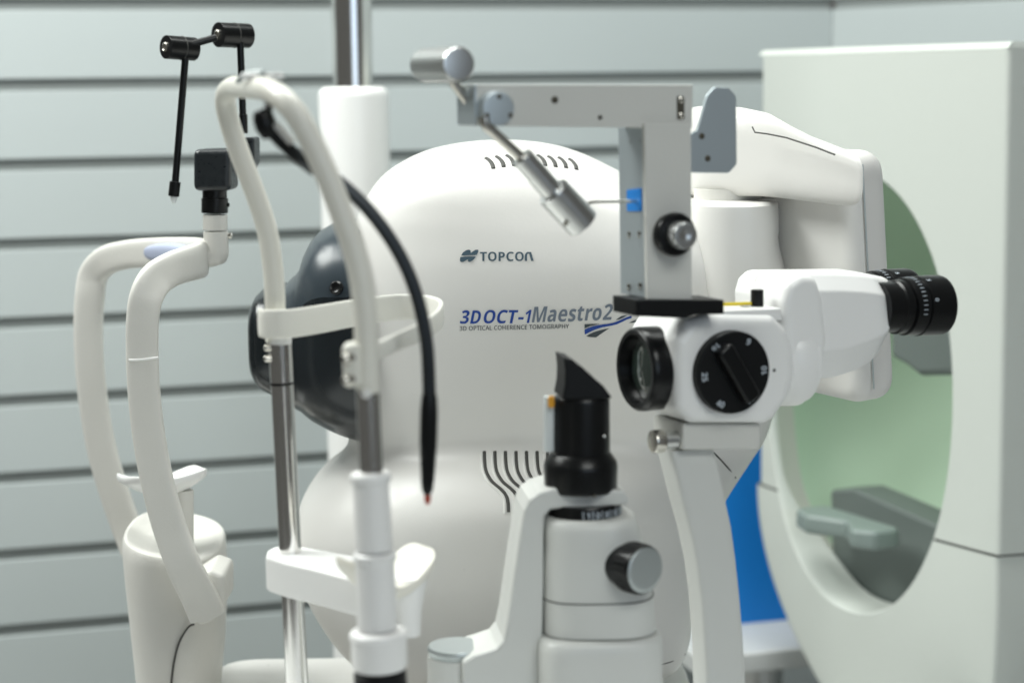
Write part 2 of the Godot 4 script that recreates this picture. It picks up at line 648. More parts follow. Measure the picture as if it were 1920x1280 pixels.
func setting() -> void:
	var d := Vector3(0.96, 0, -0.281).normalized()
	var mid := Vector3(0, 0, -2.9)
	var corner := mid + d * 0.515
	board_wall("wall_back", corner - d * 1.7, d, 1.7)
	var d2 := Vector3(0.60, 0, 0.80).normalized()
	board_wall("wall_side", corner, d2, 1.5)
	var fl := Node3D.new()
	var g := part(self, "floor", rbox({"o": Vector3(0, 0, -1.6), "x": Vector3.RIGHT, "y": Vector3.FORWARD, "z": Vector3.UP}, Vector3(0, 0, -0.02), Vector3(5, 5, 0.04), 0.01, 0.002), mat(Color(0.32, 0.32, 0.31), 0.5))
	g.set_meta("kind", "structure")
	fl.free()
	# three instrument tables, below the picture's lower edge save one corner
	make_table("white instrument table carrying the slit lamp and its headrest", Vector3(-0.02, 0.80, -1.27), Vector2(0.95, 0.56), 0.0)
	make_table("white instrument table carrying the large retinal scanner", Vector3(-0.02, 0.62, -1.86), Vector2(1.1, 0.5), 0.0)
	make_table("plain white instrument table standing under the visual field tester", Vector3(0.62, 0.50, -2.28), Vector2(0.74, 0.5), 0.9)
	make_table("small pale grey table in front of the blue chair", Vector3(0.33, 0.556, -2.60), Vector2(0.24, 0.16), 0.3)

func make_table(label: String, at: Vector3, size: Vector2, yaw: float) -> void:
	var t := thing("instrument_table", Vector3(at.x, 0, at.z), label, "table", "instrument tables")
	var f := {"o": at, "x": Vector3(cos(yaw), 0, -sin(yaw)), "y": Vector3(-sin(yaw), 0, -cos(yaw)), "z": Vector3.UP}
	part(t, "tabletop", rbox(f, Vector3(0, 0, -0.014), Vector3(size.x, size.y, 0.028), 0.02, 0.004), M.table)
	part(t, "leg", cyl(Vector3(at.x, 0.03, at.z), at - Vector3(0, 0.03, 0), 0.035), M.satin)
	part(t, "foot", rbox({"o": Vector3(at.x, 0.0, at.z), "x": f.x, "y": f.y, "z": Vector3.UP}, Vector3(0, 0, 0.017), Vector3(size.x * 0.6, size.y * 0.7, 0.032), 0.03, 0.006), M.greyplastic)

# ---------------------------------------------------------------- retinal scanner
func scanner() -> void:
	var base_y := W(500, 1197, 1.985).y
	var t := thing("retinal_scanner", Vector3(-0.05, 0.62, -BZ), "large white retinal scanner with dark grey nose, printed lettering and tilted monitor", "scanner")
	var shell := part(t, "shell", body_mesh(), M.white, 50.0)

	# print
	text_on_body(shell, "lettering", "TOPCO", 900, 982, 489.5, 17.0, 0.0, 0.0, M.inkteal, true)
	poly_on_body(shell, "lettering", [[768, 263], [768, 215], [771, 196], [780, 182], [796, 173], [832, 173], [857, 263], [832, 263], [812, 190], [800, 190], [793, 198], [791, 215], [791, 263]], M.inkteal)
	poly_on_body(shell, "emblem", [[131, 210], [150, 178], [180, 157], [205, 150], [222, 153], [228, 165], [226, 180], [238, 178], [252, 165], [275, 152], [295, 150], [305, 155], [303, 172], [290, 200], [270, 204], [200, 206]], M.inkteal)
	poly_on_body(shell, "emblem", [[124, 222], [200, 218], [262, 217], [280, 221], [262, 243], [240, 262], [218, 272], [205, 270], [200, 260], [202, 246], [190, 250], [172, 262], [150, 272], [130, 272], [121, 266], [119, 250]], M.inkteal)
	text_on_body(shell, "lettering", "3D", 862, 899, 606.5, 24.5, -0.004, 0.2, M.inkblue, true)
	text_on_body(shell, "lettering", "OCT", 905, 967, 606.0, 24.5, -0.006, 0.2, M.inkblue, true)
	text_on_body(shell, "lettering", "-", 970, 980, 605.5, 24.5, 0.0, 0.2, M.inkblue, true)
	text_on_body(shell, "lettering", "1", 982, 992, 605.0, 24.5, 0.0, 0.2, M.inkblue, true)
	text_on_body(shell, "lettering", "Maestro2", 997, 1146, 604.0, 29.0, -0.034, 0.18, M.inkgrey, true)
	text_on_body(shell, "lettering", "3D OPTICAL COHERENCE TOMOGRAPHY", 862, 1067, 619.6, 8.3, -0.021, 0.0, M.inkdark, false, 0.25)
	poly_on_body(shell, "emblem", [[1366, 893], [1440, 890], [1515, 889], [1470, 900], [1420, 912], [1366, 934]], M.inkdark)
	poly_on_body(shell, "emblem", [[1367, 946], [1400, 930], [1450, 913], [1500, 902], [1560, 893], [1610, 887], [1660, 877], [1710, 857], [1760, 834], [1835, 806], [1838, 830], [1790, 845], [1740, 871], [1690, 893], [1640, 906], [1590, 914], [1530, 927], [1470, 947], [1420, 970], [1368, 996]], M.inkblue)
	poly_on_body(shell, "emblem", [[1383, 1012], [1420, 988], [1470, 968], [1530, 950], [1615, 932], [1550, 975], [1482, 1023], [1430, 1021]], M.inkdark)
	poly_on_body(shell, "emblem", [[1678, 851], [1710, 828], [1738, 810], [1800, 800], [1760, 822], [1715, 844]], M.inkdark)
	poly_on_body(shell, "emblem", [[1808, 880], [1850, 860], [1880, 850], [1925, 846], [1925, 868], [1870, 875]], M.inkdark)

	# lower vent: seven curved slots with a raised lip
	for i in 7:
		var x := 908.0 + i * 19.8
		var p := []
		for q in [[0, 846], [0.5, 862], [2.5, 880], [8, 893], [16, 904], [28, 914], [38, 924], [43, 934], [45, 946], [45.5, 960]]:
			p.append(on_body(x + q[0], q[1], -0.0008))
		p = smooth_path(p, 3)
		part(shell, "vent_slot", tube(p, 0.0017, 10), M.seam)
		var rim := []
		for q in [[-4, 852], [-3.5, 864], [-1, 882], [5, 897], [14, 909], [25, 918], [34, 927], [39, 937], [40, 950], [40.5, 962]]:
			rim.append(on_body(x + q[0] - 1.5, q[1], -0.0009))
		part(shell, "vent_lip", tube(smooth_path(rim, 3), 0.0017, 10), M.white)
	# upper vent: grooves over the crown
	for i in 9:
		var x := 878.0 + i * 19.5
		var y: float = [277, 274, 272, 271, 271, 272, 274, 276, 279][i]
		var p := []
		for q in [[0, 0], [14, 6], [28, 14], [38, 22], [43, 30], [45, 37]]:
			p.append(on_body(x + q[0], y + q[1], -0.0006))
		part(shell, "vent_lip", tube(smooth_path(p, 3), 0.0013, 10), M.panel)
		var s := []
		for q in [[33, 19.5], [40, 24], [45, 31], [47, 39]]:
			s.append(on_body(x + q[0], y + q[1], -0.0008))
		part(shell, "vent_slot", tube(smooth_path(s, 4), 0.0022, 10), M.seam)
	# shell seam towards the rear, and the lower panel line
	var sm := []
	for q in [[1338, 848], [1352, 862], [1368, 880], [1380, 896]]: sm.append(on_body(q[0], q[1], -0.0004))
	part(shell, "seam", tube(smooth_path(sm, 4), 0.0009, 8), M.seam)
	var sl := []
	for q in [[1228, 1248], [1260, 1240], [1285, 1226]]: sl.append(on_body(q[0], q[1], -0.0004))
	part(shell, "seam", tube(smooth_path(sl, 4), 0.0008, 8), M.seam)

	# nose: rings across the viewing axis
	var rings := []
	for r in [[690, 408, 815, 0.130], [664, 414, 808, 0.128], [645, 416, 802, 0.126], [625, 421, 794, 0.122], [606, 432, 785, 0.116], [592, 448, 778, 0.110], [581, 470, 770, 0.104], [573, 496, 763, 0.098], [562, 511, 757, 0.094], [550, 521, 751, 0.091], [546, 526, 748, 0.088]]:
		rings.append(nose_ring(r))
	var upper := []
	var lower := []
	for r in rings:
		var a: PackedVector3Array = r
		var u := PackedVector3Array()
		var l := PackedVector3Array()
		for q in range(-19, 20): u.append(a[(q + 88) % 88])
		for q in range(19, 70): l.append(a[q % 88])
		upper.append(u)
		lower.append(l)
	var nose := part(t, "nose", skin(upper, false, false, false), M.slate, 50.0)
	part(t, "nose_shaded_half", skin(lower, false, false, false), M.darkslate, 50.0)  # underside of the same nose, its shade put into a darker slate
	rings = []
	for r in [[560, 545, 742, 0.078], [546, 534, 742, 0.084], [520, 534, 733, 0.084], [500, 538, 724, 0.083], [489, 548, 712, 0.079], [482, 562, 698, 0.072], [480, 580, 684, 0.06], [486, 596, 668, 0.046]]:
		rings.append(nose_ring(r))
	part(t, "lens_hood", skin(rings), M.darkslate, 50.0)
	rings = []
	for r in [[548, 545, 736, 0.085], [560, 531, 747, 0.0925], [567, 533, 748, 0.093], [570, 545, 740, 0.09]]:
		rings.append(nose_ring(r))
	part(nose, "rim", skin(rings), M.black, 50.0)
	var nb := W(632, 540, BZ - 0.113)
	part(nose, "button", lathe(nb, Vector3(-0.35, 0.3, 1), [[0, 0.006], [0.003, 0.006], [0.0045, 0.0045], [0.0035, 0.003]], 24), M.black)

	# base and pedestal foot
	var foot := wframe(Vector3(0, 0, -BZ))
	var bf := {"o": Vector3(0, base_y, -BZ), "x": Vector3.RIGHT, "y": Vector3.FORWARD, "z": Vector3.UP}
	var xl := W(418, 1205, 1.96).x
	var xr := W(1300, 1240, BZ).x
	part(t, "base", rbox(bf, Vector3((xl + xr) / 2, -0.03, (0.62 - base_y) / 2), Vector3(xr - xl, 0.28, base_y - 0.62 - 0.001), 0.05, 0.012), M.white)
	part(t, "pedestal", rbox(bf, Vector3(0.0, 0, 0.03), Vector3(0.27, 0.2, 0.12), 0.03, 0.004), M.greyplastic)
	foot.clear()

	scanner_headrest(t, base_y)
	scanner_monitor(t)

func nose_ring(r: Array) -> PackedVector3Array:
	var a := W(r[0], r[1], BZ)
	var b := W(r[0], r[2], BZ)
	var c := (a + b) / 2
	return super_ring(Vector3(c.x, c.y, -BZ), Vector3(0, (a.y - b.y) / 2, 0), Vector3(0, 0, r[3] * 0.9), 3.4, 88)

func ring_pts(c: Vector3, n: Vector3, r: float, seg := 40) -> Array:
	n = n.normalized()
	var u := n.cross(Vector3.UP).normalized()
	var v := n.cross(u)
	var p := []
	for i in seg + 1:
		var a := TAU * i / seg
		p.append(c + u * cos(a) * r + v * sin(a) * r)
	return p

func scanner_headrest(t: Node3D, base_y: float) -> void:
	# two curved legs joined by a forehead band: one sweep
	var zn := 1.68
	var zf := 1.97
	var spec := [
		# px, py, z, half width, half thickness, heading of the sheet's face in degrees (0 = towards the camera)
		[388, 1150, zn + 0.02, 0.0165, 0.009, 0], [368, 1108, zn + 0.01, 0.0158, 0.008, 0], [345, 1062, zn, 0.0150, 0.008, 0], [318, 990, zn, 0.0146, 0.0075, 0], [296, 910, zn, 0.0142, 0.0075, 0],
		[279, 820, zn, 0.0140, 0.0075, 0], [269, 730, zn, 0.0138, 0.0075, 0], [266, 650, zn, 0.0137, 0.0075, 2], [267, 597, zn, 0.0139, 0.0075, 6], [274, 556, zn + 0.002, 0.0144, 0.0075, 14],
		[292, 524, zn + 0.010, 0.0150, 0.007, 26], [321, 505, zn + 0.028, 0.0150, 0.007, 42], [351, 495, zn + 0.058, 0.0155, 0.0065, 58], [374, 488, zn + 0.098, 0.0165, 0.006, 76], [379, 482, zn + 0.138, 0.0170, 0.006, 92],
		[366, 478, zn + 0.178, 0.0165, 0.006, 106], [330, 475, zn + 0.213, 0.0155, 0.0065, 120], [284, 474, zn + 0.243, 0.0145, 0.0068, 132], [240, 477, zn + 0.265, 0.0140, 0.007, 144], [200, 488, zn + 0.280, 0.0145, 0.0075, 156],
		[175, 514, zf, 0.0148, 0.0075, 166], [168, 554, zf, 0.0148, 0.0075, 174], [165, 612, zf, 0.0145, 0.0075, 180], [168, 690, zf, 0.0145, 0.0075, 180], [177, 770, zf, 0.0146, 0.0075, 180], [192, 850, zf, 0.0148, 0.0075, 180], [216, 930, zf, 0.0150, 0.0075, 180], [245, 1010, zf, 0.0150, 0.0075, 180], [270, 1070, zf - 0.012, 0.0150, 0.0075, 180], [292, 1110, zf - 0.045, 0.0150, 0.0075, 180], [312, 1140, zf - 0.085, 0.0150, 0.0075, 180]]
	var raw := []
	for s in spec: raw.append(W(s[0], s[1], s[2]))
	var path := smooth_path(raw, 6)
	var ws := []
	var hw := []
	var ht := []
	for i in path.size():
		var q := minf(i / 6.0, spec.size() - 1.001)
		var k := int(q)
		var fr := q - k
		var turn := deg_to_rad(lerpf(spec[k][5], spec[k + 1][5], fr))
		var d: Vector3 = (path[mini(i + 1, path.size() - 1)] - path[maxi(i - 1, 0)]).normalized()
		ws.append(Vector3(sin(turn), 0, cos(turn)).cross(d).normalized())
		hw.append(lerpf(spec[k][3], spec[k + 1][3], fr))
		ht.append(lerpf(spec[k][4], spec[k + 1][4], fr))
	var fr2 := part(t, "headrest_frame", strap(path, ws, hw, ht, 3.6, 44), M.greyplastic, 60.0)
	# seam clip on the near leg
	var cl := [W(241, 675, zn - 0.0072), W(266, 674, zn - 0.0078), W(296, 670, zn - 0.0072)]
	part(fr2, "wire_clip", tube(smooth_path(cl, 5), 0.0011, 10), M.bright)
	# forehead pad
	var padp := []
	for q in [[272, 470, zn + 0.232], [296, 472, zn + 0.215], [325, 474, zn + 0.190], [350, 477, zn + 0.160], [362, 480, zn + 0.13]]: padp.append(W(q[0], q[1] + 3, q[2]))
	padp = smooth_path(padp, 5)
	var pw := []
	var ph := []
	var pt := []
	for i in padp.size():
		var e := sin(PI * (i + 0.6) / (padp.size() + 0.2))
		pw.append(Vector3.UP)
		ph.append(0.0105 * sqrt(e))
		pt.append(0.007 * sqrt(e))
	part(t, "forehead_pad", strap(padp, pw, ph, pt, 2.4, 28), M.pad, 60.0)
	# elbow that carries the fixation lamp
	var ze := 1.80
	var k := ze / FPX
	var e0 := W(372, 478, ze)
	var el := smooth_path([e0, W(390, 478, ze), W(403, 474, ze), W(405, 460, ze), W(404, 436, ze)], 6)
	part(t, "elbow", tube(el, 23.0 * k, 28), M.greyplastic, 60.0)
	part(t, "elbow_cap", lathe(W(406, 497, ze), Vector3.UP, [[0, 0.001], [0.0008, 0.005], [0.003, 0.0085], [0.007, 0.0105], [0.012, 23.4 * k], [0.030, 23.4 * k], [0.031, 22.6 * k]], 36), M.greyplastic)
	part(t, "screw", cyl(W(425, 442, ze), W(435, 442, ze), 5.5 * k), M.nickel)
	var up := func(y0: float, y1: float, r: float, called: String, m: Material, x := 403.0):
		return part(t, called, cyl(W(x, y0, ze), W(x, y1, ze), r * k, 0.0006), m)
	up.call(431, 402, 23.0, "collar", M.greyplastic)
	var kn: MeshInstance3D = up.call(399, 371, 25.0, "knurled_ring", M.black, 402.0)
	part(kn, "screw", cyl(W(426, 384, ze), W(430, 384, ze), 4.0 * k), M.softblack)
	up.call(371, 354, 23.0, "neck", M.black, 402.0)
	var ff := frame(W(404, 316, ze - 0.004), -0.08)
	part(t, "lamp_box", prism(ff, round_poly(outline(ff, [[370, 279], [440, 277], [440, 356], [370, 356]]), 0.006), -0.018, 0.018, 0.005, 4), M.graphite)
	var f2 := frame(W(466, 290, ze + 0.03), -0.08)
	part(t, "lamp_box", prism(f2, round_poly(outline(f2, [[452, 258], [482, 256], [482, 306], [472, 322], [452, 322]]), 0.003), -0.013, 0.013, 0.002), M.graphite)
	part(t, "screw", cyl(W(450, 256, ze + 0.02), W(450, 246, ze + 0.02), 5.0 * k), M.nickel)
	var za := ze + 0.02
	var ka := za / FPX
	var link := func(a: Vector3, b: Vector3, r: float, called: String, m: Material):
		return part(t, called, cyl(a, b, r * ka, 0.0006), m)
	link.call(W(456, 250, za), W(455, 214, za), 8.5, "rod_socket", M.black)
	link.call(W(455, 216, za), W(450, 80, za), 6.6, "rod", M.black)
	var ja: Vector3 = W(408, 65, za - 0.008)
	var jb: Vector3 = W(465, 67, za + 0.014)
	var j: MeshInstance3D = link.call(ja, jb, 23.0, "joint", M.black)
	part(j, "screw", lathe(ja, ja - jb, [[0.0, 9.5 * ka], [0.0012, 9.5 * ka], [0.0018, 7.0 * ka], [0.0010, 4.0 * ka]], 24), M.nickel)
	part(j, "groove", tube(ring_pts(ja.lerp(jb, 0.53), ja - jb, 22.8 * ka), 0.0005, 6, false), M.seam)
	link.call(W(405, 70, za - 0.02), W(342, 88, za - 0.03), 6.6, "rod", M.black)
	var ba: Vector3 = W(310, 88, za - 0.038)
	var bb: Vector3 = W(364, 92, za - 0.018)
	var j2: MeshInstance3D = link.call(ba, bb, 21.5, "joint", M.black)
	part(j2, "screw", lathe(ba, ba - bb, [[0.0, 9.0 * ka], [0.0012, 9.0 * ka], [0.0018, 6.5 * ka], [0.0010, 4.0 * ka]], 24), M.nickel)
	part(j2, "groove", tube(ring_pts(ba.lerp(bb, 0.55), ba - bb, 21.3 * ka), 0.0005, 6, false), M.seam)
	link.call(W(347, 108, za - 0.028), W(328, 342, za - 0.028), 6.6, "rod", M.black)
	link.call(W(328, 340, za - 0.028), W(325, 368, za - 0.028), 10.3, "lamp_tip", M.black)
	part(t, "lamp_bulb", lathe(W(325, 366, za - 0.028), Vector3.DOWN, [[0, 6.0 * ka], [0.004, 6.0 * ka], [0.0065, 4.0 * ka], [0.0075, 0.0003]], 20), M.led)
	# post housing below, open at the top
	var zc := 1.82
	var rings := []
	for r in [[1345, 268, 404, 0.06], [1280, 263, 411, 0.064], [1210, 256, 417, 0.068], [1150, 250, 420, 0.072], [1100, 245, 421, 0.075], [1060, 241, 420, 0.077], [1028, 238, 418, 0.078], [1010, 238, 417, 0.0775]]:
		rings.append(housing_ring(r, zc))
	# rim and cavity
	for r in [[1002, 241, 414, 0.0755], [1000, 246, 409, 0.072], [1003, 256, 399, 0.064], [1010, 270, 386, 0.054], [1016, 292, 366, 0.038], [1018, 320, 345, 0.012]]:
		rings.append(housing_ring(r, zc))
	part(t, "post_housing", skin(rings), M.greyplastic, 40.0)
	part(t, "button", lathe(W(260, 1128, zc - 0.057), Vector3(-0.55, 0.05, 0.85), [[-0.003, 0.011], [0.0, 0.011], [0.001, 0.0095], [-0.001, 0.008]], 28), M.disc)
	var fs := []
	for q in [[320, 1290, 0.0672], [325, 1245, 0.070], [335, 1205, 0.0722], [352, 1176, 0.0735], [364, 1170, 0.0725]]: fs.append(W(q[0], q[1], zc - q[2]))
	part(t, "seam", tube(smooth_path(fs, 5), 0.0010, 8), M.seam)
	var lf := frame(W(388, 1118, zn + 0.03), 0.0)
	part(t, "leg_block", prism(lf, round_poly(outline(lf, [[352, 1090], [395, 1062], [424, 1072], [424, 1128], [402, 1158], [380, 1166], [352, 1150]]), 0.006), -0.05, 0.012, 0.004), M.greyplastic)
	# chin rest
	var cz := 1.80
	part(t, "chin_post", cyl(W(346, 1040, cz), W(346, 918, cz), 17.0 * cz / FPX), M.greyplastic)
	var cup := cup_mesh(W(304, 912, cz), Vector3(0.88, 0, -0.47).normalized(), 0.042, 0.036, 0.015, 0.013, 0.002, 1.7)
	part(t, "chin_rest", cup, M.bright, 60.0)

func housing_ring(r: Array, zc: float) -> PackedVector3Array:
	var a := W(r[1], r[0], zc)
	var b := W(r[2], r[0], zc)
	var c := (a + b) / 2
	var ring := super_ring(Vector3(c.x, c.y, -zc), Vector3((b.x - a.x) / 2, 0, 0), Vector3(0, 0, r[3]), 2.6, 64)
	for i in ring.size():
		var q := ring[i]
		var tilt := clampf((q.y - 0.86) / 0.06, 0.0, 1.0)
		q.y += tilt * (-(q.x - c.x) * 0.55 + clampf((-(q.z + zc)) / 0.08, -1, 1) * 0.012)
		ring[i] = q
	return ring

# a chin cup: a shallow dish with two raised lobes; 'side' runs from lobe to lobe
func cup_mesh(c: Vector3, side: Vector3, half: float, deep: float, hs: float, hb: float, hf: float, thick := 1.0) -> PackedVector3Array:
	var fwd := side.cross(Vector3.UP).normalized()
	var rings := []
	var spots := []
	for i in 12: spots.append([i / 11.0 * 0.97, 0.0])
	spots.append([0.99, 0.0006]); spots.append([1.0, 0.0018]); spots.append([0.995, 0.0032])
	for i in 11: spots.append([0.97 * (1.0 - i / 10.5), 0.0042])
	for sp in spots:
		var ring := PackedVector3Array()
		for k in 72:
			var a := TAU * k / 72
			var ca := signf(cos(a)) * pow(absf(cos(a)), 0.62)
			var sa := signf(sin(a)) * pow(absf(sin(a)), 0.62)
			var rr: float = maxf(sp[0], 0.004)
			var lobe := 0.94 - 0.14 * pow(absf(sin(a)), 8.0)
			var y := hs * ca * ca * pow(rr, 2.0) + (hb if sa > 0 else hf) * sa * sa * pow(rr, 2.4)
			ring.append(c + side * ca * half * rr * lobe + fwd * sa * deep * rr * lobe + Vector3.UP * (y - sp[1] * thick))
		rings.append(ring)
	return skin(rings)

func scanner_monitor(t: Node3D) -> void:
	# swivel hub on the shell's rear
	var zh := 1.735
	var rings := []
	for r in [[560, 1290, 1474, 0.075], [500, 1290, 1468, 0.078], [462, 1290, 1458, 0.078], [440, 1288, 1455, 0.078], [425, 1287, 1457, 0.078], [392, 1286, 1457, 0.078], [378, 1287, 1455, 0.077], [372, 1292, 1448, 0.072]]:
		var a := W(r[1], r[0], zh)
		var b := W(r[2], r[0], zh)
		var c := (a + b) / 2
		rings.append(super_ring(Vector3(c.x, c.y, -zh), Vector3((b.x - a.x) / 2, 0, 0), Vector3(0, 0, r[3]), 2.4, 56))
	part(t, "hub", skin(rings), M.white, 40.0)
	part(t, "swivel_neck", lathe(W(1365, 378, zh), Vector3.UP, [[0, 0.030], [0.012, 0.030]], 40), M.greyplastic)
	# arm: sections from the hub to the monitor
	rings = []
	for r in [[1262, 262, 340, 1.78, 0.03], [1270, 225, 360, 1.78, 0.055], [1290, 206, 366, 1.775, 0.068], [1330, 199, 367, 1.76, 0.072], [1370, 200, 366, 1.735, 0.072], [1410, 208, 366, 1.71, 0.068], [1450, 230, 369, 1.68, 0.062], [1490, 250, 374, 1.652, 0.058], [1530, 265, 379, 1.628, 0.054], [1562, 277, 383, 1.61, 0.050], [1574, 283, 384, 1.605, 0.046], [1580, 292, 378, 1.60, 0.040]]:
		var a := W(r[0], r[1], r[3])
		var b := W(r[0], r[2], r[3])
		rings.append(super_ring((a + b) / 2, Vector3(0, (a.y - b.y) / 2, 0), Vector3(0.25, 0, 0.97) * r[4], 3.4, 64))
	var arm := part(t, "monitor_arm", skin(rings), M.white, 45.0)
	var sp := []
	for q in [[1411, 238, 1.648], [1416, 248, 1.643], [1440, 251, 1.628], [1475, 258, 1.606], [1530, 276, 1.580], [1566, 290, 1.564]]: sp.append(W(q[0], q[1], q[2]))
	part(arm, "seam", tube(sp, 0.0007, 6), M.seam)
	# monitor: back towards the camera's left, edge on
	var nrm := Vector3(-0.899, 0, 0.438)
	var lat := Vector3(0.438, 0, 0.899)
	var up := (Vector3.UP + nrm * 0.075).normalized()
	var z := lat.cross(up).normalized()
	if z.dot(nrm) < 0: z = -z
	var f := {"o": W(1588, 302, 1.61), "x": lat, "y": up, "z": z}
	var h := -(W(1650, 768, 1.61).y - W(1603, 290, 1.61).y) / up.y
	var pl := round_poly(PackedVector2Array([Vector2(-0.148, 0.006), Vector2(0.0, 0.006), Vector2(0.0, 0.006 - h), Vector2(-0.148, 0.006 - h)]), 0.024, 8)
	var mon := part(t, "monitor", prism(f, pl, -0.042, 0.0, 0.014, 6), M.white)
	var line := [f.o + f.x * 0.0022 + f.z * -0.014 + f.y * -0.004, f.o + f.x * 0.0022 + f.z * -0.014 - f.y * (h - 0.02)]
	part(mon, "seam", tube(line, 0.0007, 6), M.disc)
	part(mon, "screen", prism(f, round_poly(PackedVector2Array([Vector2(-0.132, -0.012), Vector2(-0.016, -0.012), Vector2(-0.016, 0.024 - h), Vector2(-0.132, 0.024 - h)]), 0.006), -0.0425, -0.04, 0.0005), M.glassy)

# ---------------------------------------------------------------- perimeter (visual field tester)
const PX := Vector3(0.449, 0, 0.893)
const PN := Vector3(-0.893, 0, 0.449)
const PC := Vector2(-0.254, 0.938)

func open_half(y: float) -> float:
	var h := 0.258 if y > PC.y else 0.276
	var q := absf(y - PC.y) / h
	if q >= 1.0: return -1.0
	return 0.182 * pow(1.0 - pow(q, 2.15), 1.0 / 2.15)

func perim_face(o: Vector3, s: float, y: float) -> Vector3:
	# the front bulges forward a little and tucks back under the seam
	var d := 0.0
	if y < 0.79:
		var k := (0.79 - y) / 0.25
		d = -0.014 * k * k + 0.006 * k
	var e := (s - PC.x) / 0.24
	d += 0.012 * (1.0 - e * e)
	return Vector3(o.x, 0, o.z) + PX * s + PN * d + Vector3.UP * y

func perim_shell(o: Vector3, ys: Array, top: bool) -> PackedVector3Array:
	var t := PackedVector3Array()
	var nx := 14
	var prevl := []
	var prevr := []
	for i in ys.size():
		var y: float = ys[i]
		var sl := -0.462
		var sr := 0.0
		if not top:
			var k := clampf((0.79 - y) / 0.27, 0, 1)
			sl = -0.472 + 0.185 * k * k
			sr = -0.004 + 0.03 * k - 0.06 * k * k
		var oh := open_half(y)
		var l := sl
		var lm := PC.x - oh if oh > 0 else PC.x
		var rm := PC.x + oh if oh > 0 else PC.x
		var rl := PackedVector3Array()
		var rr := PackedVector3Array()
		var depth := 0.30
		# left side wall, rounded corner, face
		var right_dir := (Vector3(0.96, 0, -0.22)).normalized()
		rl.append(perim_face(o, l, y) - PN * depth)
		rl.append(perim_face(o, l, y) - PN * 0.02)
		for c in 5:
			var a := PI / 2 * c / 4.0
			rl.append(perim_face(o, l + 0.014 * (1 - cos(a)), y) - PN * 0.014 * (1 - sin(a)))
		for c in range(1, nx + 1):
			rl.append(perim_face(o, lerpf(l + 0.014, lm, float(c) / nx), y))
		for c in nx:
			rr.append(perim_face(o, lerpf(rm, sr - 0.006, float(c) / nx), y))
		var pc := perim_face(o, sr, y)
		var pa := perim_face(o, sr - 0.006, y)
		var pe := pc + right_dir * 0.006
		for c in 7:
			var tt := c / 6.0
			rr.append(pa.lerp(pc, tt).lerp(pc.lerp(pe, tt), tt))
		rr.append(pc + right_dir * depth)
		if i > 0:
			for j in rl.size() - 1: quad(t, prevl[j], prevl[j + 1], rl[j + 1], rl[j])
			for j in rr.size() - 1: quad(t, prevr[j], prevr[j + 1], rr[j + 1], rr[j])
		prevl = Array(rl)
		prevr = Array(rr)
	return t

func spread(y0: float, y1: float, ends: Array, n := 60) -> Array:
	var ys := []
	for i in n + 1: ys.append(lerpf(y0, y1, float(i) / n))
	for e in ends:
		for k in 14:
			var y: float = e[0] + e[1] * 0.05 * pow(k / 14.0, 2.0)
			if y > minf(y0, y1) and y < maxf(y0, y1): ys.append(y)
	ys.sort()
	return ys

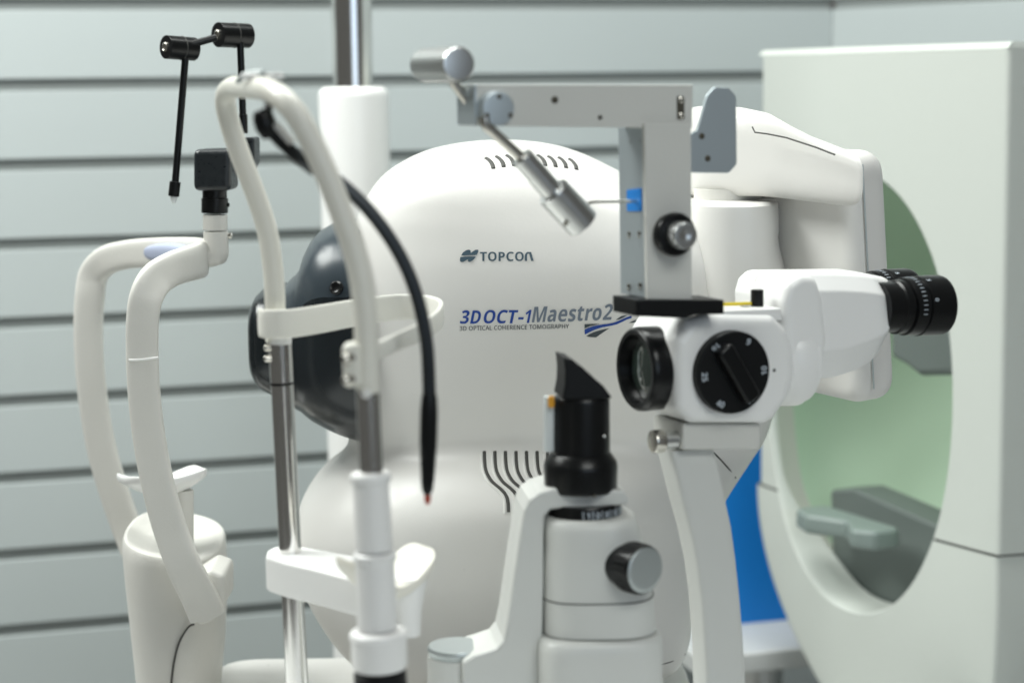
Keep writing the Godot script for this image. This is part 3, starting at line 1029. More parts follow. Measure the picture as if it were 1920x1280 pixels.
func perimeter() -> void:
	var o := W(1890, 80, 2.1)
	var t := thing("visual_field_tester", Vector3(o.x + 0.1, 0.50, o.z - 0.2), "big pale grey visual field tester with an oval opening into a bowl coloured with its green light", "eye tester")
	var seam := 0.782
	var ytop := 1.330
	var ys := spread(seam + 0.0015, ytop, [[PC.y + 0.258, -1.0], [PC.y + 0.258, 1.0]])
	var upper := perim_shell(o, ys, true)
	# roof with a rounded front rim
	var roof := PackedVector3Array()
	var pf := []
	for c in 25:
		pf.append(lerpf(-0.462, 0.0, c / 24.0))
	for c in 24:
		var a := perim_face(o, pf[c], ytop)
		var b := perim_face(o, pf[c + 1], ytop)
		var back := Vector3.UP * 0.007 - PN * 0.008
		quad(roof, a, b, b + back * 0.4 + Vector3.UP * 0.002, a + back * 0.4 + Vector3.UP * 0.002)
		quad(roof, a + back * 0.4 + Vector3.UP * 0.002, b + back * 0.4 + Vector3.UP * 0.002, b + back, a + back)
		quad(roof, a + back, b + back, b + back - PN * 0.28, a + back - PN * 0.28)
	var cr := perim_face(o, 0.0, ytop)
	var rd := Vector3(0.96, 0, -0.22).normalized()
	var bk := Vector3.UP * 0.007 - PN * 0.008
	quad(roof, cr, cr + rd * 0.3, cr + rd * 0.3 + Vector3.UP * 0.007, cr + bk)
	quad(roof, cr + bk, cr + rd * 0.3 + Vector3.UP * 0.007, cr + rd * 0.3 - PN * 0.25 + Vector3.UP * 0.007, cr + bk - PN * 0.28)
	upper.append_array(roof)
	var sh := part(t, "upper_shell", upper, M.perim, 50.0, false)
	sh.set_meta("label", "smooth pale grey upper shell")
	var lo := spread(0.502, seam - 0.0015, [[PC.y - 0.276, 1.0], [PC.y - 0.276, -1.0]], 50)
	part(t, "lower_shell", perim_shell(o, lo, false), M.perim, 50.0, false)
	# dark joint between the shells
	for side in 2:
		var jt := PackedVector3Array()
		for c in 20:
			var oh := open_half(seam)
			var a0 := lerpf(-0.458, PC.x - oh, c / 20.0) if side == 0 else lerpf(PC.x + oh, -0.003, c / 20.0)
			var a1 := lerpf(-0.458, PC.x - oh, (c + 1) / 20.0) if side == 0 else lerpf(PC.x + oh, -0.003, (c + 1) / 20.0)
			var p0 := perim_face(o, a0, seam) - PN * 0.002
			var p1 := perim_face(o, a1, seam) - PN * 0.002
			quad(jt, p0 - Vector3.UP * 0.003, p1 - Vector3.UP * 0.003, p1 + Vector3.UP * 0.003, p0 + Vector3.UP * 0.003)
		if side == 1:
			var pcr := perim_face(o, -0.003, seam) - PN * 0.002
			quad(jt, pcr - Vector3.UP * 0.003, pcr + rd * 0.25 - Vector3.UP * 0.003, pcr + rd * 0.25 + Vector3.UP * 0.003, pcr + Vector3.UP * 0.003)
		part(t, "joint", jt, M.seam, 40.0, false)
	# rim and bowl: rings round the opening going inwards
	var rings := []
	var rimrings := []
	for k in 30:
		var q := k / 29.0
		var ring := PackedVector3Array()
		for i in 96:
			var a := TAU * i / 96
			var ca := cos(a)
			var sa := sin(a)
			var hh := 0.258 if sa > 0 else 0.276
			var s := 0.182 * signf(ca) * pow(absf(ca), 2.0 / 2.15)
			var y := hh * signf(sa) * pow(absf(sa), 2.0 / 2.15)
			var e := perim_face(o, PC.x + s, PC.y + y)
			var rimd := 0.010 + 0.045 * smoothstep(0.45, 0.95, -sa)
			if k < 8:
				var w := k / 7.0
				ring.append(e.lerp(perim_face(o, PC.x, PC.y), 0.02 * sin(w * PI / 2)) - PN * (rimd * w * w))
			else:
				var u := (k - 8) / 21.0
				var rad := cos(u * PI / 2) * 0.995 + 0.005
				var c0 := perim_face(o, PC.x, PC.y)
				var inn := e - c0
				inn -= PN * inn.dot(PN)
				ring.append(c0 + inn * rad * (1.0 + 0.28 * sin(minf(u * 3.0, 1.0) * PI / 2) * (1.0 - u)) - PN * lerpf(rimd, 0.236, sin(u * PI / 2)))
		if k < 8: rimrings.append(ring)
		if k >= 7: rings.append(ring)
	var clean := []
	for r in rimrings:
		if r != null: clean.append(r)
	part(t, "opening_rim", skin(clean, false, false), M.perim, 60.0, false)
	part(t, "bowl_collar", skin(rings.slice(0, 5), false, false), M.greyplastic, 60.0, false)
	part(t, "bowl", skin(rings.slice(4), false, true), M.bowl, 60.0, false)  # green here is the bowl's inner light, painted as its colour
	# inner sill at the bottom of the bowl
	var pf2 := {"o": Vector3(o.x, 0, o.z), "x": PX, "y": Vector3.UP, "z": PN}
	# chin rest inside
	var cf := {"o": W(1655, 1020, 2.36), "x": PX, "y": Vector3.UP, "z": PN}
	part(t, "chin_bracket", prism(cf, round_poly(outline(cf, [[1556, 918], [1600, 916], [1790, 998], [1790, 1120], [1700, 1145], [1672, 1140], [1560, 1085]]), 0.008), -0.05, 0.0, 0.005), M.innergrey)
	var tray := shifted(cf, 0.0)
	var lv := {"o": W(1600, 990, 2.33), "x": PX, "y": PN, "z": Vector3.UP}
	part(t, "chin_tray", prism(lv, round_poly(PackedVector2Array([Vector2(-0.085, -0.02), Vector2(0.07, -0.02), Vector2(0.07, 0.02), Vector2(0.045, 0.038), Vector2(0.005, 0.012), Vector2(-0.045, 0.038), Vector2(-0.085, 0.026)]), 0.014), -0.012, 0.012, 0.006), M.tray)
	tray.clear()
	pf2.clear()
	# forehead rest hanging at the upper right of the opening
	var hf := {"o": W(1730, 670, 2.26), "x": PX, "y": Vector3.UP, "z": PN}
	part(t, "forehead_rest", prism(hf, round_poly(outline(hf, [[1660, 560], [1780, 600], [1790, 704], [1715, 706], [1690, 686], [1662, 670]]), 0.008), -0.06, -0.006, 0.008), M.innergrey)
	# small scuff mark on the shell's upper corner
	var sc := {"o": Vector3(o.x, 0, o.z) + PN * 0.0102, "x": PX, "y": Vector3.UP, "z": PN}
	var sp := []
	for q in [[1563, 118], [1560, 123], [1556, 130], [1557, 137], [1562, 141], [1566, 139]]: sp.append(hit(sc, q[0], q[1]))
	part(sh, "scratch", tube(smooth_path(sp, 4), 0.0008, 6), M.disc)

# ---------------------------------------------------------------- column and chair behind
func column() -> void:
	var z := 2.42
	var k := z / FPX
	var b := W(662, 400, z)
	var t := thing("equipment_stand", Vector3(b.x, 0, -z), "thick white column with a chrome pole rising from it, behind the scanner", "stand")
	var top := W(662, 163, z)
	var low := Vector3(top.x + 0.004, 0.03, -z)
	var L := top.y - 0.03
	part(t, "column", lathe(low, top - low, [[0, 65 * k], [L - 0.012, 65.5 * k], [L - 0.007, 64.5 * k], [L - 0.003, 61 * k], [L, 54 * k]], 56), M.bright)
	part(t, "pole", cyl(Vector3(top.x, top.y - 0.05, -z), Vector3(top.x - 0.001, top.y + 0.55, -z), 38 * k), M.chrome)
	part(t, "foot", lathe(Vector3(b.x, 0.0, -z), Vector3.UP, [[0, 0.2], [0.02, 0.2], [0.03, 0.18], [0.035, 0.06]], 48), M.greyplastic)

func blue_chair() -> void:
	var z := 2.66
	var f := frame(W(1440, 1020, z), 0.28)
	var b := W(1440, 1190, z)
	var t := thing("blue_chair", Vector3(b.x, 0, b.z), "vivid blue upholstered seat back between the arm and the grey tester", "chair")
	part(t, "backrest", prism(f, round_poly(outline(f, [[1330, 820], [1540, 800], [1540, 1172], [1330, 1180]]), 0.012), -0.05, 0.0, 0.012, 4), M.blue)
	part(t, "seat", prism(shifted(f, -0.02), round_poly(outline(f, [[1320, 1176], [1545, 1168], [1545, 1250], [1320, 1260]]), 0.01), -0.3, -0.01, 0.012, 4), M.navy)
	part(t, "leg", cyl(Vector3(b.x, 0.0, b.z - 0.15), Vector3(b.x, b.y - 0.06, b.z - 0.15), 0.03), M.satin)

# ---------------------------------------------------------------- slit lamp headrest in front
const HF := 1.38
const HN := 1.18

func headrest() -> void:
	var kf := HF / FPX
	var kn := HN / FPX
	var t := thing("headrest", Vector3(-0.12, 0.80, -1.27), "slit lamp headrest of bent white tubes on steel rods with chin cup and forehead strap", "headrest")
	# arch of white tube
	var pts := []
	for q in [[517, 640, HF], [515, 560, HF], [511, 500, HF], [500, 430, HF], [478, 362, HF], [452, 295, HF], [433, 240, HF], [423, 200, HF - 0.004], [424, 176, HF - 0.012], [436, 164, HF - 0.03], [452, 163, HF - 0.06], [470, 164, HF - 0.10], [490, 166, HN + 0.05], [512, 174, HN + 0.02], [536, 192, HN + 0.005], [560, 222, HN], [585, 268, HN], [610, 322, HN], [636, 388, HN], [660, 455, HN], [676, 515, HN], [684, 580, HN], [687, 650, HN], [690, 735, HN]]:
		pts.append(W(q[0], q[1], q[2]))
	part(t, "tube_arch", tube(smooth_path(pts, 7), 0.0073, 28), M.ivory, 60.0)
	# clip on top of the arch
	var cf := {"o": W(492, 143, HN + 0.06), "x": Vector3(0.9, 0, 0.44), "y": Vector3.UP, "z": Vector3(-0.44, 0, 0.9)}
	part(t, "top_clip", rbox(cf, Vector3(0, 0, 0), Vector3(0.022, 0.004, 0.016), 0.0015, 0.001), M.bright)
	part(t, "top_clip_lever", tube(smooth_path([W(447, 152, HN + 0.08), W(458, 142, HN + 0.07), W(478, 137, HN + 0.06), W(494, 138, HN + 0.05)], 4), 0.0022, 12), M.disc)
	# far rod
	var rf0 := W(524, 636, HF)
	var dirf := (W(556.5, 1280, HF) - rf0).normalized()
	var low_f := rf0 + dirf * ((rf0.y - 0.802) / -dirf.y)
	var rod := part(t, "rod", cyl(rf0, low_f, 21.5 * kf, 0.0006), M.chrome)
	part(rod, "stop_ring", lathe(W(527.5, 716, HF), dirf, [[0, 22.2 * kf], [0.0018, 22.2 * kf]], 36), M.black)
	part(rod, "rod_cap", lathe(rf0 + Vector3(0, 0.001, 0), Vector3.UP, [[-0.004, 22.5 * kf], [0.0, 22.5 * kf], [0.002, 20 * kf]], 32), M.bright)
	for y in [652, 672]:
		part(rod, "bolt", lathe(W(503, y, HF - 0.004), Vector3(-1, 0, 0.5), [[-0.004, 7 * kf], [0.0015, 7 * kf], [0.003, 4.5 * kf], [0.0033, 0.0002]], 20), M.nickel)
	# near rod with its sleeves
	var rn0 := W(689, 727, HN)
	var dirn := (W(713, 1240, HN) - rn0).normalized()
	var low_n := rn0 + dirn * ((rn0.y - 0.802) / -dirn.y)
	var rod2 := part(t, "rod", cyl(rn0, low_n, 22.5 * kn, 0.0006), M.chrome)
	part(rod2, "rod_cap", lathe(W(686, 738, HN - 0.007), Vector3(-0.1, 0.1, 1), [[-0.004, 9 * kn], [0.001, 9 * kn], [0.003, 5 * kn]], 24), M.bright)
	var clipf := frame(W(660, 685, HN - 0.004), 0.0)
	var clip := part(t, "tube_clip", prism(clipf, round_poly(outline(clipf, [[641, 646], [676, 640], [680, 722], [646, 726]]), 0.004), -0.012, 0.006, 0.003), M.ivory)
	for y in [672, 712]:
		part(clip, "bolt", lathe(W(652, y, HN - 0.010), Vector3(-0.7, 0, 0.7), [[-0.003, 11 * kn], [0.0015, 11 * kn], [0.0035, 7 * kn], [0.004, 0.0003]], 20), M.nickel)
	sleeve(t, "sleeve", W(694, 886, HN), W(702, 1036, HN), [[0, 36], [4, 39.5], [12, 40], [17, 38], [19, 35], [150, 36]], kn, M.bright)
	sleeve(t, "sleeve", W(702, 1034, HN), W(708, 1184, HN), [[0, 37], [4, 41.5], [13, 42], [18, 40], [20, 38], [150, 39]], kn, M.bright)
	sleeve(t, "clamp_collar", W(709, 1180, HN), W(712, 1256, HN), [[0, 48], [5, 55], [14, 57], [19, 54], [70, 54], [76, 50]], kn, M.bright)
	sleeve(t, "height_knob", W(712, 1256, HN), W(716, 1330, HN), [[0, 46], [4, 51], [70, 53], [74, 50]], kn, M.softblack)
	# forehead strap: a level band bowed towards the instrument
	var ytop := W(500, 576, HF).y
	var sp := []
	var hw := []
	for q in [[486, HF - 0.006, 1.0], [500, HF - 0.014, 1.0], [540, HF - 0.013, 1.0], [600, HF + 0.012, 1.0], [670, HF + 0.048, 0.98], [740, HF + 0.075, 0.95], [795, HF + 0.070, 0.92], [822, HF + 0.045, 0.88], [828, HF + 0.012, 0.8], [816, HF - 0.04, 0.72], [785, HF - 0.10, 0.64], [745, HF - 0.15, 0.58], [705, HN + 0.004, 0.55]]:
		var p := W(q[0], 600, q[1])
		sp.append(Vector3(p.x, ytop - 0.0102 * q[2], p.z))
		hw.append(0.0102 * q[2])
	var path := smooth_path(sp, 6)
	var ws := []
	var hh := []
	var tt := []
	for i in path.size():
		var q := minf(i / 6.0, hw.size() - 1.001)
		hh.append(lerpf(hw[int(q)], hw[int(q) + 1], q - int(q)))
		ws.append(Vector3.UP)
		tt.append(0.0016)
	part(t, "forehead_strap", strap(path, ws, hh, tt, 3.0, 20), M.strap, 50.0)
	# fixation lamp on a gooseneck
	var zl := 1.20
	var kl := zl / FPX
	var bj := part(t, "ball_joint", lathe(W(489, 205, zl), W(505, 258, zl) - W(489, 205, zl), [[0, 12 * kl], [0.002, 18 * kl], [0.006, 21 * kl], [0.011, 21 * kl], [0.015, 17 * kl], [0.018, 12 * kl]], 32), M.black)
	part(bj, "stem", cyl(W(505, 190, zl + 0.01), W(500, 215, zl), 9 * kl), M.black)
	part(t, "lamp_bracket", tube(smooth_path([W(505, 243, zl), W(530, 268, zl), W(556, 292, zl), W(590, 318, zl + 0.005)], 5), 13.0 * kl, 18), M.black)
	part(t, "bracket_bar", tube([W(516, 232, zl - 0.002), W(548, 268, zl - 0.003)], 8.0 * kl, 16), M.bright)
	var gp := []
	for q in [[556, 290], [600, 316], [640, 345], [680, 382], [715, 424], [744, 468], [766, 512], [783, 560], [795, 612], [802, 665], [805, 745]]: gp.append(W(q[0], q[1], zl))
	gp = smooth_path(gp, 14)
	var gr := []
	for i in gp.size(): gr.append((12.5 + 0.8 * (i % 2)) * kl)
	part(t, "gooseneck", tube(gp, gr, 18), M.gunmetal, 80.0)
	part(t, "lamp_handle", lathe(W(805, 735, zl), W(801, 935, zl) - W(805, 735, zl), [[0, 12 * kl], [0.003, 15 * kl], [0.012, 17 * kl], [0.03, 17 * kl], [0.055, 13 * kl], [0.061, 11 * kl], [0.064, 7 * kl]], 28), M.black)
	part(t, "lamp_tip", lathe(W(801.5, 928, zl), Vector3.DOWN, [[0, 7 * kl], [0.004, 6 * kl], [0.006, 2.5 * kl]], 20), M.red)
	# chin rest carrier and cup
	var top_y := W(530, 1034, HF).y
	var lv := {"o": Vector3(0, top_y, 0), "x": Vector3.RIGHT, "y": Vector3.FORWARD, "z": Vector3.UP}
	var bar := PackedVector2Array()
	for q in [[497, HF - 0.012], [500, HF + 0.006], [516, HF + 0.020], [570, HF + 0.016], [660, HF - 0.012], [745, HF - 0.055], [750, HF - 0.085], [725, HF - 0.10], [660, HF - 0.080], [590, HF - 0.052], [530, HF - 0.030]]:
		var p := W(q[0], 1040, q[1])
		bar.append(Vector2(p.x, -p.z))
	part(t, "chin_carrier", prism(lv, round_poly(bar, 0.008), -0.026, 0.0, 0.003), M.bright)
	var zc := 1.275
	part(t, "chin_post", lathe(W(768, 1190, zc), Vector3.UP, [[0, 0.007], [0.015, 0.008], [0.030, 0.0105], [0.034, 0.012], [0.040, 0.012]], 28), M.bright)
	part(t, "chin_cup", cup_mesh(W(724, 1104, zc), Vector3(0.80, 0.0, -0.60).normalized(), 0.033, 0.027, 0.026, 0.006, 0.006, 1.4), M.cream, 60.0)

func sleeve(t: Node3D, called: String, a: Vector3, b: Vector3, prof: Array, k: float, m: Material) -> void:
	var out := []
	for p in prof: out.append([p[0] * k, p[1] * k])
	part(t, called, lathe(a, b - a, out, 44), m)

# ---------------------------------------------------------------- slit lamp
const MYAW := 0.42

func slit_lamp() -> void:
	var t := thing("slit_lamp", Vector3(0.1, 0.80, -1.38), "white slit lamp with black lamp tower, numbered dial and binocular eyepieces", "slit lamp")
	tower(t)
	microscope(t)

func tower(t: Node3D) -> void:
	var z := 1.34
	var k := z / FPX
	var V := func(pts: Array, x: float, y: float) -> Array:
		var r := []
		for p in pts: r.append([(y - p[0]) * k, p[1] * k])
		return r
	# black head: mirror holder, barrel, ring
	var f := frame(W(1095, 700, z), 0.15)
	part(t, "mirror_holder", prism(f, round_poly(outline(f, [[1049, 663], [1056, 666], [1066, 668], [1076, 678], [1082, 680], [1108, 704], [1122, 716], [1140, 740], [1046, 742], [1051, 715], [1052, 690]]), 0.0012, 3), -0.017, 0.017, 0.001), M.softblack)
	part(t, "barrel", lathe(W(1091, 852, z), Vector3.UP, V.call([[852, 54], [748, 53.5], [740, 51], [734, 45], [731, 36]], 1091, 852), 48), M.black)
	part(t, "glass_rod", cyl(W(1029, 846, z - 0.006), W(1029, 742, z - 0.006), 10.5 * k, 0.001), M.clear)
	part(t, "amber_cap", cyl(W(1034, 764, z - 0.012), W(1034, 742, z - 0.012), 6.0 * k, 0.001), M.amber)
	part(t, "barrel_ring", lathe(W(1089, 918, z), Vector3.UP, V.call([[918, 66], [912, 69.5], [872, 71], [862, 69], [846, 58], [843, 53]], 1089, 918), 56), M.black)
	part(t, "set_screw", cyl(W(1132, 818, z - 0.0155), W(1134, 818, z - 0.018), 3.0 * k, 0.0004), M.nickel)
	# white cradle: top plate and the arm down the left
	var fa := frame(W(1000, 1060, z), 0.12)
	var arm := [[1160, 909], [1170, 922], [1168, 934], [1100, 942], [1045, 941], [1025, 944], [1015, 955], [1012, 985], [1012, 1075], [1010, 1170], [1006, 1300], [862, 1300], [862, 1226], [880, 1214], [905, 1206], [925, 1199], [937, 1184], [944, 1150], [957, 1060], [968, 985], [975, 945], [985, 925], [1003, 912], [1030, 904], [1100, 902]]
	part(t, "cradle", prism(fa, round_poly(outline(fa, arm), 0.002, 3), -0.03, 0.021, 0.006, 4), M.lampwhite, 45.0)
	var bt := W(856, 1226, z)
	part(t, "cradle_boss", lathe(Vector3(bt.x, 0.81, bt.z), Vector3.UP, [[0, 0.0207], [bt.y - 0.813, 0.0207], [bt.y - 0.811, 0.0200], [bt.y - 0.810, 0.018]], 48), M.lampwhite)
	part(t, "cradle_disc", lathe(bt + Vector3(0, 0.003, 0), Vector3(0.0, 1, 0.02), [[-0.004, 0.0185], [0.0, 0.0202], [0.002, 0.0204], [0.0035, 0.0195], [0.004, 0.017]], 48), M.disc)
	part(t, "screw", cyl(W(1115, 930, z - 0.023), W(1115, 930, z - 0.0265), 3.2 * k, 0.0004), M.screw)
	# scale ring
	var sr := part(t, "scale_ring", lathe(W(1096, 966, z), Vector3.UP, V.call([[966, 72], [944, 70], [938, 66]], 1096, 966), 56), M.black)
	var c := W(1096, 952, z)
	for i in 12:
		var a := deg_to_rad(-4.0 + i * 7.5)
		var n := Vector3(sin(a), 0, cos(a))
		var up := Vector3.UP
		var ff := {"o": c + n * (71.3 * k), "x": Vector3(cos(a), 0, -sin(a)), "y": up, "z": n}
		if i % 2 == 0:
			part(sr, "tick", prism(ff, rect(0.0007, 0.0055), -0.0004, 0.0004, 0.0001, 1), M.print)
		else:
			flat_text(sr, ["1", "0", "8", "5", "3", "2"][i / 2], ff, Vector2(0, 0), 0.0042, 0.0, M.print)
	# white body and its base
	var rings := []
	for r in [[1172, 1122, 110, 0.036], [1110, 1119, 107, 0.0355], [1040, 1114, 101, 0.035], [1005, 1110, 95, 0.0345], [980, 1106, 91, 0.034], [966, 1105, 87, 0.032], [961, 1104, 80, 0.029], [960, 1104, 60, 0.02]]:
		var p := W(r[1], r[0], z)
		rings.append(super_ring(p, Vector3(r[2] * k, 0, 0), Vector3(0, 0, r[3]), 3.0, 64))
	var body := part(t, "lamp_body", skin(rings), M.lampwhite, 40.0)
	var seam := super_ring(W(1119, 1108, z), Vector3(107.3 * k, 0, 0), Vector3(0, 0, 0.0356), 3.0, 64)
	var sp := Array(seam)
	sp.append(seam[0])
	part(body, "seam", tube(sp, 0.0005, 6, false), M.seam)
	part(t, "spacer", lathe(W(1118, 1180, z), Vector3.UP, [[0, 0.031], [0.006, 0.031]], 40), M.greyplastic)
	rings = []
	for r in [[1420, 1116, 116, 0.041], [1215, 1116, 118, 0.0415], [1195, 1116, 118, 0.0412], [1184, 1116, 116.5, 0.0402], [1178, 1116, 113.5, 0.0385], [1175, 1116, 107, 0.036]]:
		var p := W(r[1], r[0], z)
		rings.append(super_ring(p, Vector3(r[2] * k, 0, -0.006), Vector3(0.006, 0, r[3]), 5.0, 72))
	part(t, "lamp_base", skin(rings), M.lampwhite, 45.0)
	# knob
	var kd := Vector3(0.62, 0.0, 0.79)
	var ko := W(1177, 1060, z - 0.03)
	var knob := part(t, "knob", lathe(ko, kd, [[-0.012, 0.0155], [0.0, 0.0155], [0.002, 0.0168], [0.016, 0.0168], [0.0172, 0.0160]], 56), M.black)
	part(knob, "knob_face", lathe(ko + kd * 0.0165, kd, [[0, 0.0155], [0.0012, 0.0155], [0.002, 0.0145], [0.0022, 0.012]], 48), M.disc)
	var ku := kd.cross(Vector3.UP).normalized()
	for i in 30:
		var a := TAU * i / 30
		var r := ku * cos(a) * 0.0168 + Vector3.UP * sin(a) * 0.0168
		part(knob, "ridge", tube([ko + kd * 0.003 + r, ko + kd * 0.015 + r], 0.0006, 6), M.black)

func flat_text(parent: Node, text: String, f: Dictionary, at: Vector2, cap: float, rot: float, m: Material, z := 0.0006) -> void:
	var g := glyphs(text, true)
	var b := bounds(g)
	var s := cap / bounds(glyphs("H", true)).size.y
	var t := PackedVector3Array()
	for p in g:
		var q := ((p - b.get_center()) * s).rotated(rot) + at
		t.append(f.o + f.x * q.x + f.y * q.y + f.z * z)
	for i in range(0, t.size(), 3):
		if (t[i + 1] - t[i]).cross(t[i + 2] - t[i]).dot(f.z) > 0:
			var w := t[i + 1]
			t[i + 1] = t[i + 2]
			t[i + 2] = w
	part(parent, "lettering", t, m, 60.0, false)

func microscope(t: Node3D) -> void:
	var f := frame(W(1375, 698, 1.38), MYAW)
	var k := 1.38 / FPX
	# main body
	var bf := shifted(f, -0.006)
	var body := part(t, "microscope_body", prism(bf, round_poly(outline(bf, [[1292, 600], [1330, 590], [1452, 590], [1480, 615], [1494, 655], [1496, 705], [1484, 745], [1456, 786], [1440, 795], [1300, 795], [1272, 770], [1268, 640]]), 0.008, 5), -0.075, 0.0, 0.008, 4), M.bright, 45.0)
	# front barrel and objective
	var ax: Vector3 = -f.x
	var lp: Vector3 = hit(shifted(f, -0.042), 1221, 690)
	part(t, "front_barrel", lathe(lp - ax * 0.052, ax, [[0, 0.0375], [0.012, 0.0375], [0.03, 0.0325], [0.048, 0.029], [0.052, 0.028]], 56), M.bright)
	var obj := part(t, "objective_ring", lathe(lp - ax * 0.004, ax, [[-0.008, 0.0275], [-0.006, 0.0300], [0.012, 0.0305], [0.0155, 0.0300], [0.0175, 0.0282], [0.0172, 0.0250], [0.010, 0.0235], [0.006, 0.0225], [0.006, 0.0002]], 64, false), M.black)
	part(obj, "lens", lathe(lp + ax * 0.002, ax, [[0, 0.0228], [0.002, 0.0228], [0.004, 0.0185], [0.0055, 0.012], [0.0062, 0.005], [0.0064, 0.0002]], 56), M.glassy, 60.0)
	# dial
	var dc: Vector3 = f.o
	var dial := part(t, "dial", lathe(dc - f.z * 0.008, f.z, [[0, 0.0296], [0.008, 0.0296], [0.0092, 0.0290], [0.0096, 0.0275]], 72), M.softblack)
	var gf := {"o": dc + f.z * 0.0016, "x": (f.x * 0.53 - f.y * 0.85).normalized(), "y": (f.x * 0.85 + f.y * 0.53).normalized(), "z": f.z}
	part(dial, "grip", prism(gf, round_poly(rect(0.046, 0.013), 0.004, 4), -0.001, 0.009, 0.0022), M.black)
	var marks := [["10", 0.0], ["6", 62.0], ["16", 128.0], ["25", 183.0], ["40", 242.0], ["16", 302.0]]
	for mk in marks:
		var a := deg_to_rad(mk[1])
		flat_text(dial, mk[0], f, Vector2(cos(a), sin(a)) * 0.0242, 0.0045, a + PI / 2, M.print, 0.0021)
	part(body, "index_dot", lathe(hit(bf, 1452, 694), f.z, [[-0.0005, 0.0012], [0.0004, 0.0012], [0.0005, 0.0004]], 16), M.seam)
	# deck, hole, clamp screw
	var deck := shifted(f, -0.03)
	part(t, "deck", prism(deck, round_poly(outline(deck, [[1330, 578], [1440, 573], [1444, 596], [1330, 598]]), 0.001), -0.028, 0.018, 0.002), M.bright)
	var hole: Vector3 = hit(deck, 1398, 577)
	part(t, "deck_hole", lathe(hole, Vector3.UP, [[-0.001, 0.0042], [0.0009, 0.0042], [0.001, 0.003]], 24), M.softblack)
	var sc: Vector3 = hit(deck, 1420, 580)
	part(t, "screw_stem", cyl(sc - Vector3.UP * 0.004, sc + Vector3.UP * 0.008, 0.0014, 0.0002), M.softblack)
	part(t, "clamp_screw", cyl(sc + Vector3.UP * 0.0015, sc + Vector3.UP * 0.0145, 0.0047, 0.0006), M.softblack)
	# yellow cable behind
	part(t, "yellow_strip", tube([hit(deck, 1330, 571), hit(deck, 1408, 569)], 0.0014, 10), M.yellow)
	# binocular tube
	var neck: Vector3 = hit(shifted(f, -0.042), 1484, 672)
	part(t, "swivel_ring", lathe(neck - f.x * 0.018, f.x, [[0, 0.030], [0.006, 0.0345], [0.018, 0.035], [0.020, 0.034], [0.0205, 0.0325], [0.024, 0.0325], [0.026, 0.030]], 56), M.bright)
	var far := shifted(f, -0.075)
	part(t, "prism_housing", prism(far, round_poly(outline(far, [[1412, 612], [1409, 552], [1416, 526], [1434, 510], [1600, 508], [1660, 520], [1668, 600], [1600, 640], [1430, 640]]), 0.010, 6), -0.03, 0.012, 0.008, 4), M.bright, 45.0)
	var near := shifted(f, -0.012)
	part(t, "prism_housing", prism(near, round_poly(outline(near, [[1472, 640], [1470, 566], [1480, 532], [1502, 516], [1535, 517], [1547, 560], [1556, 640], [1552, 672], [1510, 716], [1490, 722], [1478, 700]]), 0.012, 6), -0.05, 0.0, 0.007, 4), M.bright, 45.0)
	var secs := []
	for q in [[1496, 530, 716], [1500, 524, 719], [1508, 519, 721], [1540, 517, 719], [1590, 517, 713], [1630, 519, 700], [1656, 522, 686], [1672, 527, 670], [1683, 536, 652], [1688, 548, 636], [1690, 566, 618]]:
		var a := loc(near, q[0], q[1])
		var b := loc(near, q[0], q[2])
		var tuck := clampf((q[0] - 1664.0) / 26.0, 0.0, 1.0)
		tuck = tuck * tuck * 0.012
		var h := a.y - b.y
		var sec := round_poly(PackedVector2Array([Vector2(-0.060 + tuck, a.y), Vector2(-0.018 - tuck, a.y), Vector2(-0.0065 - tuck, a.y - minf(0.012, h * 0.2)), Vector2(-0.001 - tuck, b.y + minf(0.024, h * 0.35)), Vector2(-0.016 - tuck, b.y), Vector2(-0.060 + tuck, b.y)]), 0.005, 5)
		var ring := PackedVector3Array()
		for p in sec: ring.append(near.o + near.x * a.x + near.y * p.y + near.z * p.x)
		secs.append(ring)
	var box := part(t, "eyepiece_housing", skin(secs), M.bright, 45.0)
	box.set_meta("label", "white bevelled block carrying the eyepieces")
	# eyepieces
	var ed: Vector3 = (f.x + f.y * -0.02).normalized()
	for e in [[1662, 576, -0.030, 1.0], [1606, 561, -0.092, 1.0]]:
		var o: Vector3 = hit(shifted(f, e[2]), e[0], e[1])
		var ep := part(t, "eyepiece", lathe(o, ed, [[-0.008, 0.0190], [0.006, 0.0190], [0.007, 0.0205], [0.0125, 0.0205], [0.0132, 0.0190], [0.0140, 0.0190], [0.0148, 0.0218], [0.0245, 0.0222], [0.0250, 0.0212], [0.0262, 0.0212], [0.0268, 0.0228], [0.046, 0.0230], [0.049, 0.0222], [0.050, 0.0203], [0.046, 0.017]], 56, true), M.black)
		var eu: Vector3 = ed.cross(Vector3.UP).normalized()
		for i in 15:
			var a := deg_to_rad(-10.0 + i * 9.0)
			var n: Vector3 = (Vector3.UP * sin(a) + f.z * cos(a)).normalized()
			n = (n - ed * n.dot(ed)).normalized()
			var tf := {"o": o + ed * 0.0205 + n * 0.0221, "x": ed, "y": n.cross(ed).normalized(), "z": n}
			part(ep, "tick", prism(tf, rect(0.0034, 0.0006), -0.0003, 0.0002, 0.00005, 1), M.print)
			if i % 5 == 3:
				tf.o = o + ed * 0.0300 + n * 0.0230
				flat_text(ep, ["0", "5", "5"][i / 5], tf, Vector2.ZERO, 0.0035, -PI / 2, M.print, 0.0003)
		eu = Vector3.ZERO
	# mount under the body
	var mf := shifted(f, -0.025)
	part(t, "mount", prism(mf, round_poly(outline(mf, [[1268, 790], [1414, 790], [1414, 838], [1268, 840]]), 0.003), -0.035, 0.010, 0.002), M.panel)
	var mk0: Vector3 = hit(mf, 1285, 822)
	part(t, "clamp_shaft", cyl(mk0, mk0 - f.x * 0.024, 0.0062, 0.0006), M.satin)
